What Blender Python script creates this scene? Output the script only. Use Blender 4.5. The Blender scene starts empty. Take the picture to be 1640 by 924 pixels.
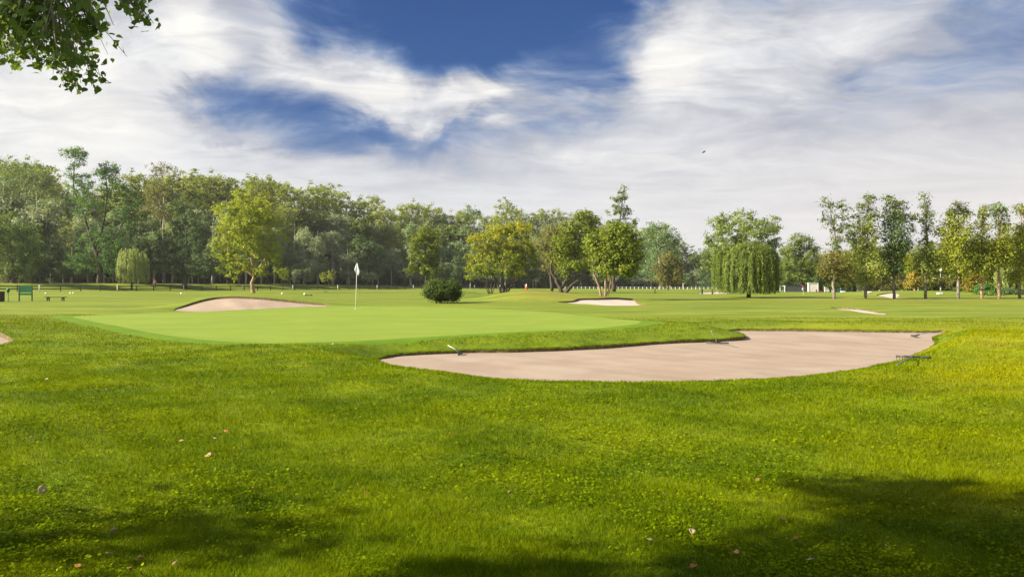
import bpy, bmesh, math, random
import numpy as np
from mathutils import Vector, Matrix
from mathutils.geometry import delaunay_2d_cdt

# ------------------------------------------------------------------ scene, camera, sky, sun
scene = bpy.context.scene
COL = scene.collection
F = 1287.0            # focal length in photograph pixels (photograph 1640 x 924)
CX, HY = 820.0, 448.0 # centre column, horizon row
EYE = 1.6

cam_d = bpy.data.cameras.new("camera")
cam = bpy.data.objects.new("camera", cam_d)
COL.objects.link(cam)
cam.location = (0, 0, EYE)
cam.rotation_euler = (math.radians(90), 0, 0)
cam_d.sensor_width = 36.0
cam_d.lens = F / 1640.0 * 36.0
cam_d.shift_y = -14.0 / 1640.0
cam_d.clip_start = 0.1
cam_d.clip_end = 5000
scene.camera = cam

SUN_AZ, SUN_EL = math.radians(-106), math.radians(29)   # azimuth clockwise from +Y
SUN_STRENGTH = 5.0
SKY_STRENGTH = 0.055
EXPOSURE = 1.5
vs = scene.view_settings
vs.view_transform = 'Standard'; vs.look = 'None'; vs.gamma = 1.0; vs.use_curve_mapping = False
vs.exposure = EXPOSURE

sun_d = bpy.data.lights.new("sun", 'SUN')
sun_d.energy = SUN_STRENGTH; sun_d.angle = math.radians(0.6); sun_d.color = (1.0, 0.89, 0.70)
sun = bpy.data.objects.new("sun", sun_d); COL.objects.link(sun)
sdir = Vector((math.sin(SUN_AZ)*math.cos(SUN_EL), math.cos(SUN_AZ)*math.cos(SUN_EL), math.sin(SUN_EL)))
sun.rotation_euler = sdir.to_track_quat('Z', 'Y').to_euler()
sun.location = (-30, -10, 30)


class NT:
    """small helper to write node trees"""
    def __init__(self, tree):
        self.t = tree
        tree.nodes.clear()
    def n(self, typ, **kw):
        nd = self.t.nodes.new(typ)
        for k, v in kw.items():
            if hasattr(nd, k): setattr(nd, k, v)
        return nd
    def put(self, sock, v):
        if isinstance(v, bpy.types.NodeSocket): self.t.links.new(v, sock)
        elif v is not None:
            if hasattr(sock.default_value, '__len__') and not hasattr(v, '__len__'): v = (v,)*len(sock.default_value)
            if hasattr(v, '__len__') and len(v) == 3 and len(sock.default_value) == 4: v = (*v, 1)
            sock.default_value = v
    def math(self, op, a, b=None, c=None, clamp=False):
        nd = self.n('ShaderNodeMath'); nd.operation = op; nd.use_clamp = clamp
        self.put(nd.inputs[0], a); self.put(nd.inputs[1], b); self.put(nd.inputs[2], c)
        return nd.outputs[0]
    def vmath(self, op, a, b=None):
        nd = self.n('ShaderNodeVectorMath'); nd.operation = op
        self.put(nd.inputs[0], a); self.put(nd.inputs[1], b)
        return nd.outputs[0]
    def noise(self, vec, scale, detail=4, rough=.5, dist=0.0):
        nd = self.n('ShaderNodeTexNoise')
        self.put(nd.inputs['Vector'], vec); self.put(nd.inputs['Scale'], scale)
        self.put(nd.inputs['Detail'], detail); self.put(nd.inputs['Roughness'], rough); self.put(nd.inputs['Distortion'], dist)
        return nd.outputs['Fac'], nd.outputs['Color']
    def remap(self, v, a, b, c=0., d=1., smooth=True):
        nd = self.n('ShaderNodeMapRange')
        nd.interpolation_type = 'SMOOTHSTEP' if smooth else 'LINEAR'
        nd.clamp = True
        for i, x in enumerate((v, a, b, c, d)): self.put(nd.inputs[i], x)
        return nd.outputs[0]
    def mix(self, fac, a, b, mode='MIX'):
        nd = self.n('ShaderNodeMix'); nd.data_type = 'RGBA'; nd.blend_type = mode; nd.clamp_factor = True
        self.put(nd.inputs['Factor'], fac); self.put(nd.inputs[6], a); self.put(nd.inputs[7], b)
        return nd.outputs[2]
    def comb(self, x, y, z):
        nd = self.n('ShaderNodeCombineXYZ')
        for i, v in enumerate((x, y, z)): self.put(nd.inputs[i], v)
        return nd.outputs[0]
    def sep(self, v):
        nd = self.n('ShaderNodeSeparateXYZ'); self.put(nd.inputs[0], v); return nd.outputs


def build_sky():
    w = bpy.data.worlds.new("World"); scene.world = w; w.use_nodes = True
    g = NT(w.node_tree)
    tc = g.n('ShaderNodeTexCoord')
    d = tc.outputs['Generated']
    x, y, z = g.sep(d)
    zc = g.math('MAXIMUM', z, 0.0)
    az = g.math('ARCTAN2', x, y)
    el = g.math('ARCSINE', zc)
    # clouds lie on a high layer: its plane gives the streaks their perspective
    den = g.math('ADD', zc, 0.16)
    plane = g.comb(g.math('DIVIDE', x, den), g.math('DIVIDE', y, den), 0.0)
    wf, wc = g.noise(plane, 1.1, 3, .5, 0.3)
    warp = g.vmath('SUBTRACT', wc, (.5, .5, .5))
    p2 = g.vmath('ADD', plane, g.vmath('MULTIPLY', warp, (.7, .7, 0)))
    # streaks run towards the upper right
    mp = g.n('ShaderNodeMapping'); g.put(mp.inputs['Vector'], p2)
    mp.inputs['Rotation'].default_value = (0, 0, math.radians(-35)); mp.inputs['Scale'].default_value = (.9, 1.7, 1)
    wisps, _ = g.noise(mp.outputs[0], 1.35, 8, .58, 0.35)
    fine, _ = g.noise(mp.outputs[0], 5.2, 9, .66, 0.25)
    big, _ = g.noise(p2, 0.8, 3, .5, .4)
    # sky directions, softly warped so that no patch has a clean outline
    w2f, w2c = g.noise(g.comb(az, g.math('MULTIPLY', el, 1.7), 0.0), 7.0, 6, .58, .5)
    wr = g.sep(g.vmath('SUBTRACT', w2c, (.5, .5, .5)))
    aw = g.math('MULTIPLY_ADD', wr[0], .26, az)
    ew = g.math('MULTIPLY_ADD', wr[1], .13, el)
    def blob(px, py, rx, ry, rot=0, amp=1.0):
        a0 = math.atan((px-CX)/F); e0 = math.atan((HY-py)/F*math.cos(a0))
        da = g.math('SUBTRACT', aw, a0); de = g.math('SUBTRACT', ew, e0)
        c, s = math.cos(math.radians(rot)), math.sin(math.radians(rot))
        u = g.math('ADD', g.math('MULTIPLY', da, c), g.math('MULTIPLY', de, s))
        v = g.math('SUBTRACT', g.math('MULTIPLY', de, c), g.math('MULTIPLY', da, s))
        u = g.math('MULTIPLY', u, F/rx); v = g.math('MULTIPLY', v, F/ry)
        r2 = g.math('ADD', g.math('MULTIPLY', u, u), g.math('MULTIPLY', v, v))
        return g.math('MULTIPLY', g.math('EXPONENT', g.math('MULTIPLY', r2, -1.0)), amp)
    def total(bl):
        s = bl[0]
        for b in bl[1:]: s = g.math('ADD', s, b)
        return s
    blue = total([blob(740, 20, 190, 75, -4, 1.15), blob(860, 45, 130, 50, 15, .55), blob(330, 125, 100, 52, -22, .54), blob(440, 165, 160, 38, -12, .66),
                  blob(580, 225, 210, 34, 0, .95), blob(960, 105, 90, 24, 18, .5), blob(1420, 190, 260, 22, 6, .16), blob(1610, 110, 110, 110, 0, .20),
                  blob(900, 190, 80, 24, 10, .42), blob(500, -80, 600, 90, 0, .3)])
    white = total([blob(300, 45, 48, 70, 52, .75), blob(265, 105, 40, 20, 30, .6), blob(460, 40, 90, 40, -25, .42), blob(520, 120, 70, 30, -35, .45),
                   blob(630, 150, 58, 36, -15, .95), blob(770, 145, 62, 34, 8, 1.0), blob(720, 200, 90, 16, 14, .5), blob(415, 245, 50, 18, 8, .45),
                   blob(1080, 95, 70, 110, -30, .6), blob(1150, 60, 150, 50, 30, .3), blob(100, 160, 230, 150, 0, .85), blob(970, 240, 130, 22, 4, .35),
                   blob(1280, 90, 190, 80, 35, .30), blob(1450, 60, 120, 70, 20, .18)])
    c = g.math('ADD', .47, g.math('MULTIPLY', g.math('SUBTRACT', wisps, .5), .95))
    c = g.math('ADD', c, g.math('MULTIPLY', g.math('SUBTRACT', fine, .5), .5))
    c = g.math('ADD', c, g.math('MULTIPLY', g.math('SUBTRACT', big, .5), .3))
    c = g.math('ADD', c, g.math('MULTIPLY', white, .60))
    c = g.math('SUBTRACT', c, g.math('MULTIPLY', blue, .66))
    # towards the horizon the layer closes to an even pale veil
    veil = g.remap(el, 0.05, 0.27, 1.0, 0.0)
    c = g.math('ADD', g.math('MULTIPLY', c, g.math('SUBTRACT', 1.0, g.math('MULTIPLY', veil, .8))), g.math('MULTIPLY', veil, .67))
    cov = g.remap(c, -0.14, 0.52, .05, 1.0)
    ramp = g.n('ShaderNodeValToRGB'); g.put(ramp.inputs[0], c)
    cr = ramp.color_ramp
    cr.elements[0].position = .10; cr.elements[0].color = (.080, .118, .195, 1)
    cr.elements[1].position = 1.0; cr.elements[1].color = (.350, .345, .330, 1)
    e = cr.elements.new(.36); e.color = (.125, .152, .208, 1)
    e = cr.elements.new(.56); e.color = (.192, .202, .228, 1)
    e = cr.elements.new(.78); e.color = (.290, .292, .298, 1)
    # warm pink tone of the low veil on the right
    warm = g.math('MULTIPLY', veil, g.remap(az, -.1, .6))
    cloud = g.mix(g.math('MULTIPLY', warm, .6), ramp.outputs[0], (.305, .285, .276))
    # thicker and thinner folds of cloud
    mp2 = g.n('ShaderNodeMapping'); g.put(mp2.inputs['Vector'], p2); mp2.inputs['Rotation'].default_value = (0, 0, math.radians(-28)); mp2.inputs['Scale'].default_value = (1, 1.5, 1)
    folds, _ = g.noise(mp2.outputs[0], 2.6, 8, .60, .5)
    fk = g.remap(folds, .34, .64, .84, 1.06)
    fk = g.math('ADD', g.math('MULTIPLY', fk, g.math('SUBTRACT', 1.0, g.math('MULTIPLY', veil, .75))), g.math('MULTIPLY', veil, .75))
    cloud = g.mix(1.0, cloud, g.comb(fk, fk, g.math('MULTIPLY_ADD', fk, .85, .15)), 'MULTIPLY')
    sky = g.n('ShaderNodeTexSky'); sky.sky_type = 'NISHITA'; sky.sun_disc = False
    sky.sun_elevation = SUN_EL; sky.sun_rotation = SUN_AZ; sky.air_density = 1.0; sky.dust_density = .6; sky.ozone_density = 3.0
    tint = g.mix(1.0, sky.outputs[0], (.115, .26, .50), 'MULTIPLY')
    b1 = g.n('ShaderNodeBackground'); g.put(b1.inputs[0], tint); b1.inputs[1].default_value = SKY_STRENGTH
    b2 = g.n('ShaderNodeBackground'); g.put(b2.inputs[0], cloud); b2.inputs[1].default_value = 1.0
    mx = g.n('ShaderNodeMixShader'); g.put(mx.inputs[0], cov)
    g.t.links.new(b1.outputs[0], mx.inputs[1]); g.t.links.new(b2.outputs[0], mx.inputs[2])
    out = g.n('ShaderNodeOutputWorld'); g.t.links.new(mx.outputs[0], out.inputs[0])
build_sky()

# ------------------------------------------------------------------ helpers
RNG = np.random.default_rng(7)

def S(a, b, v):
    t = np.clip((np.asarray(v, float)-a)/(b-a), 0, 1)
    return t*t*(3-2*t)

def tag(o, label=None, cat=None, group=None, kind=None):
    if label: o['label'] = label
    if cat: o['category'] = cat
    if group: o['group'] = group
    if kind: o['kind'] = kind
    return o

def link(o, parent=None):
    COL.objects.link(o)
    if parent is not None: o.parent = parent
    return o

def thing(name, label, cat, loc=(0, 0, 0), rz=0.0, group=None):
    o = bpy.data.objects.new(name, None); o.empty_display_size = .2
    o.location = loc; o.rotation_euler = (0, 0, rz)
    return tag(link(o), label, cat, group)

class MB:
    """collects tubes, boxes, sheets; build() links ONE mesh object"""
    def __init__(self): self.v, self.f = [], []
    def add(self, vs_, fs_):
        k = len(self.v)
        self.v += [tuple(map(float, p)) for p in vs_]
        self.f += [tuple(i+k for i in f) for f in fs_]
    def box(self, c, s, rz=0.0, bev=0.0):
        bm = bmesh.new(); bmesh.ops.create_cube(bm, size=1.0)
        bmesh.ops.scale(bm, vec=s, verts=bm.verts)
        if bev: bmesh.ops.bevel(bm, geom=list(bm.edges), offset=bev, segments=2, affect='EDGES')
        m = Matrix.Translation(c) @ Matrix.Rotation(rz, 4, 'Z')
        bm.transform(m); bm.verts.index_update()
        self.add([v.co[:] for v in bm.verts], [[v.index for v in f.verts] for f in bm.faces]); bm.free()
    def tube(self, pts, radii, n=8, cap=True):
        pts = [Vector(p) for p in pts]
        if not hasattr(radii, '__len__'): radii = [radii]*len(pts)
        vs_, fs_ = [], []
        up = Vector((.31, .17, .93))
        for i, p in enumerate(pts):
            t = (pts[min(i+1, len(pts)-1)] - pts[max(i-1, 0)])
            t = t.normalized() if t.length > 1e-9 else Vector((0, 0, 1))
            if abs(t.dot(up)) > .97: a = t.cross(Vector((1, .2, 0))).normalized()
            else: a = t.cross(up).normalized()
            b = t.cross(a)
            for k in range(n):
                ph = 2*math.pi*k/n
                vs_.append(p + (a*math.cos(ph)+b*math.sin(ph))*radii[i])
        for i in range(len(pts)-1):
            for k in range(n):
                fs_.append((i*n+k, i*n+(k+1) % n, (i+1)*n+(k+1) % n, (i+1)*n+k))
        if cap:
            fs_.append(tuple(range(n))[::-1]); fs_.append(tuple((len(pts)-1)*n+k for k in range(n)))
        self.add(vs_, fs_)
    def lathe(self, prof, c=(0, 0, 0), n=14):
        vs_, fs_ = [], []
        for r, z in prof:
            for k in range(n):
                a = 2*math.pi*k/n
                vs_.append((c[0]+r*math.cos(a), c[1]+r*math.sin(a), c[2]+z))
        for i in range(len(prof)-1):
            for k in range(n):
                fs_.append((i*n+k, i*n+(k+1) % n, (i+1)*n+(k+1) % n, (i+1)*n+k))
        fs_.append(tuple(range(n))[::-1]); fs_.append(tuple((len(prof)-1)*n+k for k in range(n)))
        self.add(vs_, fs_)
    def build(self, name, mat, parent=None, smooth=False):
        me = bpy.data.meshes.new(name); me.from_pydata(self.v, [], self.f); me.update()
        if smooth: me.polygons.foreach_set('use_smooth', [True]*len(me.polygons))
        me.materials.append(mat)
        return link(bpy.data.objects.new(name, me), parent)

def array_mesh(name, verts, faces, mat, attrs=None, smooth=False):
    """verts (n,3), faces (m,k) numpy arrays; attrs: point float attributes"""
    me = bpy.data.meshes.new(name)
    verts = np.ascontiguousarray(verts, np.float32); faces = np.ascontiguousarray(faces, np.int32)
    m, k = faces.shape
    me.vertices.add(len(verts)); me.vertices.foreach_set('co', verts.ravel())
    me.loops.add(m*k); me.loops.foreach_set('vertex_index', faces.ravel())
    me.polygons.add(m); me.polygons.foreach_set('loop_start', np.arange(0, m*k, k, dtype=np.int32))
    if smooth: me.polygons.foreach_set('use_smooth', np.ones(m, bool))
    for an, av in (attrs or {}).items():
        at = me.attributes.new(an, 'FLOAT', 'POINT'); at.data.foreach_set('value', np.ascontiguousarray(av, np.float32))
    me.update(calc_edges=True)
    me.materials.append(mat)
    return me

def smooth_loop(pts, step, closed=True):
    """Catmull-Rom through pts, resampled at about step"""
    P = np.array(pts, float); n = len(P); out = []
    for i in range(n):
        p0, p1, p2, p3 = P[(i-1) % n], P[i], P[(i+1) % n], P[(i+2) % n]
        k = max(2, int(np.linalg.norm((p2-p1)[:2])/step))
        for t in np.arange(k)/k:
            out.append(.5*((2*p1)+(-p0+p2)*t+(2*p0-5*p1+4*p2-p3)*t*t+(-p0+3*p1-3*p2+p3)*t**3))
    return np.array(out)

def inside(poly, x, y):
    x = np.asarray(x); y = np.asarray(y); r = np.zeros(x.shape, bool)
    bx = (x >= poly[:, 0].min()) & (x <= poly[:, 0].max()) & (y >= poly[:, 1].min()) & (y <= poly[:, 1].max())
    ii = np.nonzero(bx)[0]
    if len(ii) == 0: return r
    xs, ys = x[ii], y[ii]; c = np.zeros(len(ii), bool)
    j = len(poly)-1
    for i in range(len(poly)):
        xi, yi, xj, yj = poly[i, 0], poly[i, 1], poly[j, 0], poly[j, 1]
        if yi != yj:
            c ^= ((yi > ys) != (yj > ys)) & (xs < (xj-xi)*(ys-yi)/(yj-yi)+xi)
        j = i
    r[ii] = c
    return r

def dist_to(poly, x, y, reach):
    """distance to the nearest loop point (inf beyond reach) and its index"""
    x = np.asarray(x, float); y = np.asarray(y, float)
    d = np.full(x.shape, np.inf); k = np.zeros(x.shape, int)
    bx = (x >= poly[:, 0].min()-reach) & (x <= poly[:, 0].max()+reach) & (y >= poly[:, 1].min()-reach) & (y <= poly[:, 1].max()+reach)
    ii = np.nonzero(bx)[0]
    for s in range(0, len(ii), 20000):
        q = ii[s:s+20000]
        dd = (x[q][:, None]-poly[None, :, 0])**2+(y[q][:, None]-poly[None, :, 1])**2
        a = dd.argmin(1); d[q] = np.sqrt(dd[np.arange(len(q)), a]); k[q] = a
    return d, k

# ------------------------------------------------------------------ the lie of the land
def H0(x, y):
    x = np.asarray(x, float); y = np.asarray(y, float)
    t = np.clip((y-70)/40, 0, 1)
    h = np.where(y < 70, 0, np.where(y < 110, -.0075*40*t*t/2, -.0075*(y-90)))
    # the green: a gently tilted shelf
    yb = np.interp(x, [-22, -17.8, -16, -14.3, -12.4, -10.8, -8.6, -6, -3.2, -.6, 1.65, 3.2, 4.1, 6, 12], [31.5, 32.6, 34.5, 35.5, 38, 41, 42.4, 42.4, 41.7, 38.7, 35.3, 31.7, 29, 26, 25])
    win = S(-27, -21, x)*(1-S(7, 13, x))*S(13, 20, y)*(1-S(0, 4.5, y-yb-.4))
    h = h + win*(.05+.15*np.clip((y-20)/22, 0, 1))
    # mound holding the bunker behind the green
    px = x/47*F+CX
    A = np.interp(px, [235, 280, 330, 390, 430, 470, 530, 600, 690], [0, .22, .66, .76, .68, .54, .32, .12, 0])
    h = h + A*S(42.8, 47, y)*(1-S(48.2, 55, y))
    h = h - .12*S(-22, -17, x)*(1-S(-10, -7, x))*S(.5, 4, y-yb)*(1-S(43, 46, y))
    def hill(cx, cy, rx, ry, a): return a*np.exp(-(((x-cx)/rx)**2+((y-cy)/ry)**2))
    h = h + hill(1.2, 61, 3.4, 3.6, .86) + hill(6.0, 60, 3.0, 3.0, .42) - hill(8.5, 57, 3, 2.5, .12)
    h = h + hill(-4.6, 71, 2.6, 3.0, .62)
    h = h + hill(12.8, 18.5, 3.6, 4.2, .34) + hill(9.5, 27, 4, 3, .12)
    h = h + hill(-6, 9.5, 5, 3, .05) + hill(-17, 23.5, 2.6, 2.2, .3)
    h = h + hill(44, 88, 9, 7, .5)
    df = ((x+75.3)*(-90)+(y-128)*57)/106.5          # beyond the post-and-rail fence the lawn rises to the wood
    h = h + 1.35*S(1.5, 15, df)*(1-S(190, 300, y))
    # undulation
    u = .016*np.sin(.9*x+.6*y+1)+.013*np.sin(1.7*x-1.1*y)+.012*np.sin(.35*x+2.1*y+2)+.02*np.sin(.21*x-.33*y+.5)
    u = u+.006*np.sin(3.7*x+2.3*y)+.006*np.sin(-2.9*x+4.1*y+1)
    smooth_green = S(-25, -18, x)*(1-S(3, 8, x))*S(18, 22, y)*(1-S(42, 45, y))
    return h+u*(1-.8*smooth_green)*(1-.6*S(25, 60, y))+ .12*np.sin(.06*x+1)*S(60, 90, y)*.4

def unproject(pts, fn):
    """first point where the ray of each photograph pixel meets the surface z = fn(x, y)"""
    pts = np.array(pts, float)
    u = (pts[:, 0]-CX)/F; v = (HY-pts[:, 1])/F
    Y = np.geomspace(2.5, 700, 6000)
    out = []
    for a, b in zip(u, v):
        g = EYE+b*Y-fn(a*Y, Y)
        k = np.nonzero(g < 0)[0]
        if len(k) == 0: out.append((a*600, 600, fn(a*600, 600))); continue
        k = k[0]
        if k == 0: yy = Y[0]
        else: yy = Y[k-1]+(Y[k]-Y[k-1])*g[k-1]/(g[k-1]-g[k])
        out.append((a*yy, yy, float(fn(np.array(a*yy), np.array(yy)))))
    return np.array(out)

zs_main = lambda x, y: np.interp(y, [11, 12.3, 14.5, 19, 20.8, 24, 27, 30], [-.03, -.05, -.17, -.25, -.25, -.18, -.1, -.08])
zg_plane = lambda x, y: .05+.15*np.clip((np.asarray(y)-20)/22, 0, 1)

green_px = [(117, 507), (150, 505), (220, 502), (300, 499.5), (400, 496.5), (480, 492.5), (560, 490.5), (640, 490.5), (720, 491.5), (800, 495), (880, 500),
            (950, 506), (1000, 511), (1022, 514.5), (1026, 517.5), (1010, 521), (960, 525.5), (900, 528.5), (820, 531.5), (720, 537), (620, 543), (540, 547),
            (460, 548.5), (390, 547.5), (320, 543), (250, 534), (180, 521), (140, 513)]
GREEN = smooth_loop(unproject(green_px, zg_plane)[:, :2], .35)

main_px = [(604, 577), (618, 574), (640, 570.5), (700, 567), (760, 565), (820, 564.5), (900, 562), (960, 559), (1010, 555), (1060, 551), (1110, 549), (1150, 547.3),
           (1188, 545), (1194, 541.5), (1187, 537.5), (1168, 533.5), (1164, 531), (1200, 530), (1300, 531), (1400, 532.5), (1470, 533), (1508, 533), (1518, 534.5),
           (1501, 539.5), (1493, 545), (1497, 553), (1470, 568), (1440, 578.5), (1400, 588), (1350, 597), (1290, 604), (1220, 609), (1130, 612), (1020, 613.5),
           (920, 613), (830, 610), (760, 606), (700, 600), (650, 591), (615, 582)]
main_w = unproject(main_px, zs_main)
MAIN = smooth_loop(main_w[:, :2], .12)
n_up = 23   # first outline points: the far, lipped edge
lip_ctrl = np.array([.02]+[.05]*2+[.075]*9+[.09, .09, .07, .05, .04]+[.06]*6+[.03, .05, .05, .04]+[.015]*(len(main_px)-27))
def lip_of(loop, ctrl_xy, ctrl_v):
    d = ((loop[:, None, :2]-ctrl_xy[None, :, :2])**2).sum(2)
    w = 1/(d+.02)**2
    return (w*ctrl_v[None]).sum(1)/w.sum(1)

BUNKERS = []   # dict: loop (n,2), sand fn, ground z at loop, reach
def bunker(name, loop, sand, lipv, reach, label):
    zb = sand(loop[:, 0], loop[:, 1])+lipv
    BUNKERS.append(dict(name=name, loop=loop, sand=sand, zb=zb, reach=reach, label=label))
rag = RNG.normal(0, 1, len(MAIN)); rag = np.convolve(np.r_[rag, rag, rag], np.ones(5)/5, 'same')[len(MAIN):2*len(MAIN)]
MAIN = MAIN + (rag*.045)[:, None]*np.array([[.3, 1.0]])
bunker('sand_bunker', MAIN, zs_main, lip_of(MAIN, main_w, lip_ctrl)*(1+.25*rag), 1.1, None)

def flat_bunker(px, step, depth, lip_far, lip_near, reach, clampY=None):
    w = unproject(px, H0)[:, :2]
    if clampY: w[:, 1] = np.maximum(w[:, 1], clampY)
    lp = smooth_loop(w, step)
    cy = lp[:, 1].mean(); half = max(.3, np.ptp(lp[:, 1])/2)
    far = np.clip((lp[:, 1]-cy)/half*.5+.5, 0, 1)
    lip = lip_near+(lip_far-lip_near)*far
    sand = lambda x, y, d=depth: H0(x, y)-d
    bunker('sand_bunker', lp, sand, lip, reach, None)
# behind the green, climbing the mound
mb = unproject([(300, 489), (330, 480.5), (352, 477.5), (390, 477), (430, 479.5), (470, 483.5), (500, 486.5), (528, 489.3)], H0)[:, :2]
mb = np.vstack([[(278-CX)/F*43.6, 43.6], mb, [(500-CX)/F*43.3, 43.3], [(400-CX)/F*43.2, 43.2], [(320-CX)/F*43.2, 43.2]])
lp = smooth_loop(mb, .3)
lipv = .03+.085*S(43.5, 44.6, lp[:, 1])
bunker('sand_bunker', lp, lambda x, y: H0(x, y)-.05, lipv, .9, None)
flat_bunker([(893, 483.5), (918, 482), (925, 479), (960, 478), (1012, 479), (1018, 482), (1037, 487.5), (990, 489), (940, 487), (905, 485)], .4, .1, .14, .08, .8)
flat_bunker([(1331, 493.6), (1360, 494), (1386, 496.5), (1422, 502), (1400, 502), (1370, 499), (1345, 496.5)], .3, .05, .1, .02, .6)
flat_bunker([(1404, 473), (1420, 469.8), (1437, 470), (1440, 474), (1432, 477.5), (1418, 475.5)], .5, .05, .1, .03, .8)
flat_bunker([(-34, 530), (-6, 533), (8, 538), (23, 544.5), (10, 547.5), (-10, 551), (-40, 552)], .2, .08, .14, .02, .7)
flat_bunker([(1122, 467.8), (1144, 467.4), (1166, 467.8), (1167, 470), (1144, 470.6), (1121, 470.2)], .5, .05, .08, .03, .8)

def HG(x, y):
    """height of the turf everywhere outside the bunkers"""
    x = np.atleast_1d(np.asarray(x, float)); y = np.atleast_1d(np.asarray(y, float))
    h = H0(x, y)
    for b in BUNKERS:
        d, k = dist_to(b['loop'], x, y, b['reach'])
        w = np.where(np.isfinite(d), 1-S(0, b['reach'], np.where(np.isfinite(d), d, 0)), 0)
        h = h*(1-w)+b['zb'][k]*w
    return h

def hg(x, y): return float(HG(x, y)[0])

def on_ground(px, py):
    """world point of the turf seen at a photograph pixel"""
    p = unproject([(px, py)], H0)[0]
    for _ in range(4):
        z = hg(p[0], p[1]); t = (EYE-z)/((py-HY)/F)
        p = np.array(((px-CX)/F*t, t, z))
        p = p if abs(hg(p[0], p[1])-z) < 1e-3 else p
    return Vector((p[0], p[1], hg(p[0], p[1])))

def at(px, py, Y): return Vector(((px-CX)/F*Y, Y, EYE+(HY-py)/F*Y))
def base_at(px, Y):
    x = (px-CX)/F*Y
    return Vector((x, Y, hg(x, Y)))

# ------------------------------------------------------------------ materials
def new_mat(name):
    m = bpy.data.materials.new(name); m.use_nodes = True
    return m, NT(m.node_tree)

def finish(g, shader):
    o = g.n('ShaderNodeOutputMaterial'); g.t.links.new(shader, o.inputs[0])

def plain(name, col, rough=.6, metal=0.0, var=.15, scale=8.0, bump=0.0, spec=.4):
    m, g = new_mat(name)
    tc = g.n('ShaderNodeTexCoord')
    f, _ = g.noise(tc.outputs['Object'], scale, 5, .6)
    c = g.mix(g.remap(f, .3, .7), tuple(v*(1-var) for v in col), tuple(min(1, v*(1+var)) for v in col))
    p = g.n('ShaderNodeBsdfPrincipled'); g.put(p.inputs['Base Color'], c)
    g.put(p.inputs['Roughness'], g.remap(f, .2, .8, max(.05, rough-.1), min(1, rough+.1))); p.inputs['Metallic'].default_value = metal
    p.inputs['Specular IOR Level'].default_value = spec
    if bump:
        b = g.n('ShaderNodeBump'); b.inputs['Strength'].default_value = bump; b.inputs['Distance'].default_value = .02
        g.put(b.inputs['Height'], f); g.t.links.new(b.outputs[0], p.inputs['Normal'])
    finish(g, p.outputs[0])
    return m

def turf_colour(g, co):
    """the colour of rough, semi-rough and fairway turf at a place"""
    x, y, z = g.sep(co)
    big, _ = g.noise(co, .16, 3, .5, .5)
    mid, _ = g.noise(co, .7, 4, .55, .4)
    small, _ = g.noise(co, 3.2, 5, .6, .2)
    mp = g.n('ShaderNodeMapping'); g.put(mp.inputs['Vector'], co); mp.inputs['Scale'].default_value = (.06, .42, 1)
    streak, _ = g.noise(mp.outputs[0], 1.6, 5, .6, .6)
    rough = g.mix(g.remap(mid, .33, .68), (.080, .132, .0010), (.150, .205, .0010))
    rough = g.mix(g.math('MULTIPLY', g.remap(small, .42, .72), .45), rough, (.195, .235, .002))
    yellow = g.math('ADD', big, g.math('MULTIPLY', g.math('SUBTRACT', x, 1.2), .048))  # drier turf on the right, its sunlit yellow put into the colour
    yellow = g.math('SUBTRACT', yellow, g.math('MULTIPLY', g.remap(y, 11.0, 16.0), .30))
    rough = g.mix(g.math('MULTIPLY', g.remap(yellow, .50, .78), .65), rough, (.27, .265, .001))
    rough = g.mix(g.math('MULTIPLY', g.remap(streak, .50, .62), .30), rough, (.060, .112, .004))
    fair = g.mix(g.remap(streak, .36, .64), (0.0962, 0.1463, 0.0114), (0.1961, 0.2310, 0.0209))
    fair = g.mix(g.math('MULTIPLY', g.remap(mid, .52, .72), .35), fair, (0.1073, 0.1502, 0.0114))
    dist = g.math('ADD', y, g.math('MULTIPLY', g.math('SUBTRACT', big, .5), 14.0))
    return g.mix(g.remap(dist, 17.0, 40.0), rough, fair), small

def turf_mat():
    m, g = new_mat('turf')
    tc = g.n('ShaderNodeTexCoord'); co = tc.outputs['Object']
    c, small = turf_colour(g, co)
    col = g.n('ShaderNodeAttribute'); col.attribute_name = 'collar'
    cn, _ = g.noise(co, 1.3, 4, .6)
    c = g.mix(col.outputs['Fac'], c, g.mix(g.remap(cn, .3, .7), (.085, .165, .003), (.115, .20, .005)))
    dr = g.n('ShaderNodeAttribute'); dr.attribute_name = 'dry'
    c = g.mix(g.math('MULTIPLY', dr.outputs['Fac'], g.remap(cn, .25, .6)), c, (.21, .175, .035))
    p = g.n('ShaderNodeBsdfPrincipled'); g.put(p.inputs['Base Color'], c); p.inputs['Roughness'].default_value = .75
    p.inputs['Specular IOR Level'].default_value = .15
    fine, _ = g.noise(co, 26, 5, .7)
    med, _ = g.noise(co, 2.2, 5, .6)
    hgt = g.math('ADD', g.math('MULTIPLY', fine, .03), g.math('MULTIPLY', med, .09))
    b = g.n('ShaderNodeBump'); b.inputs['Strength'].default_value = .55; b.inputs['Distance'].default_value = 1.0
    g.put(b.inputs['Height'], hgt); g.t.links.new(b.outputs[0], p.inputs['Normal'])
    finish(g, p.outputs[0]); return m

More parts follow.
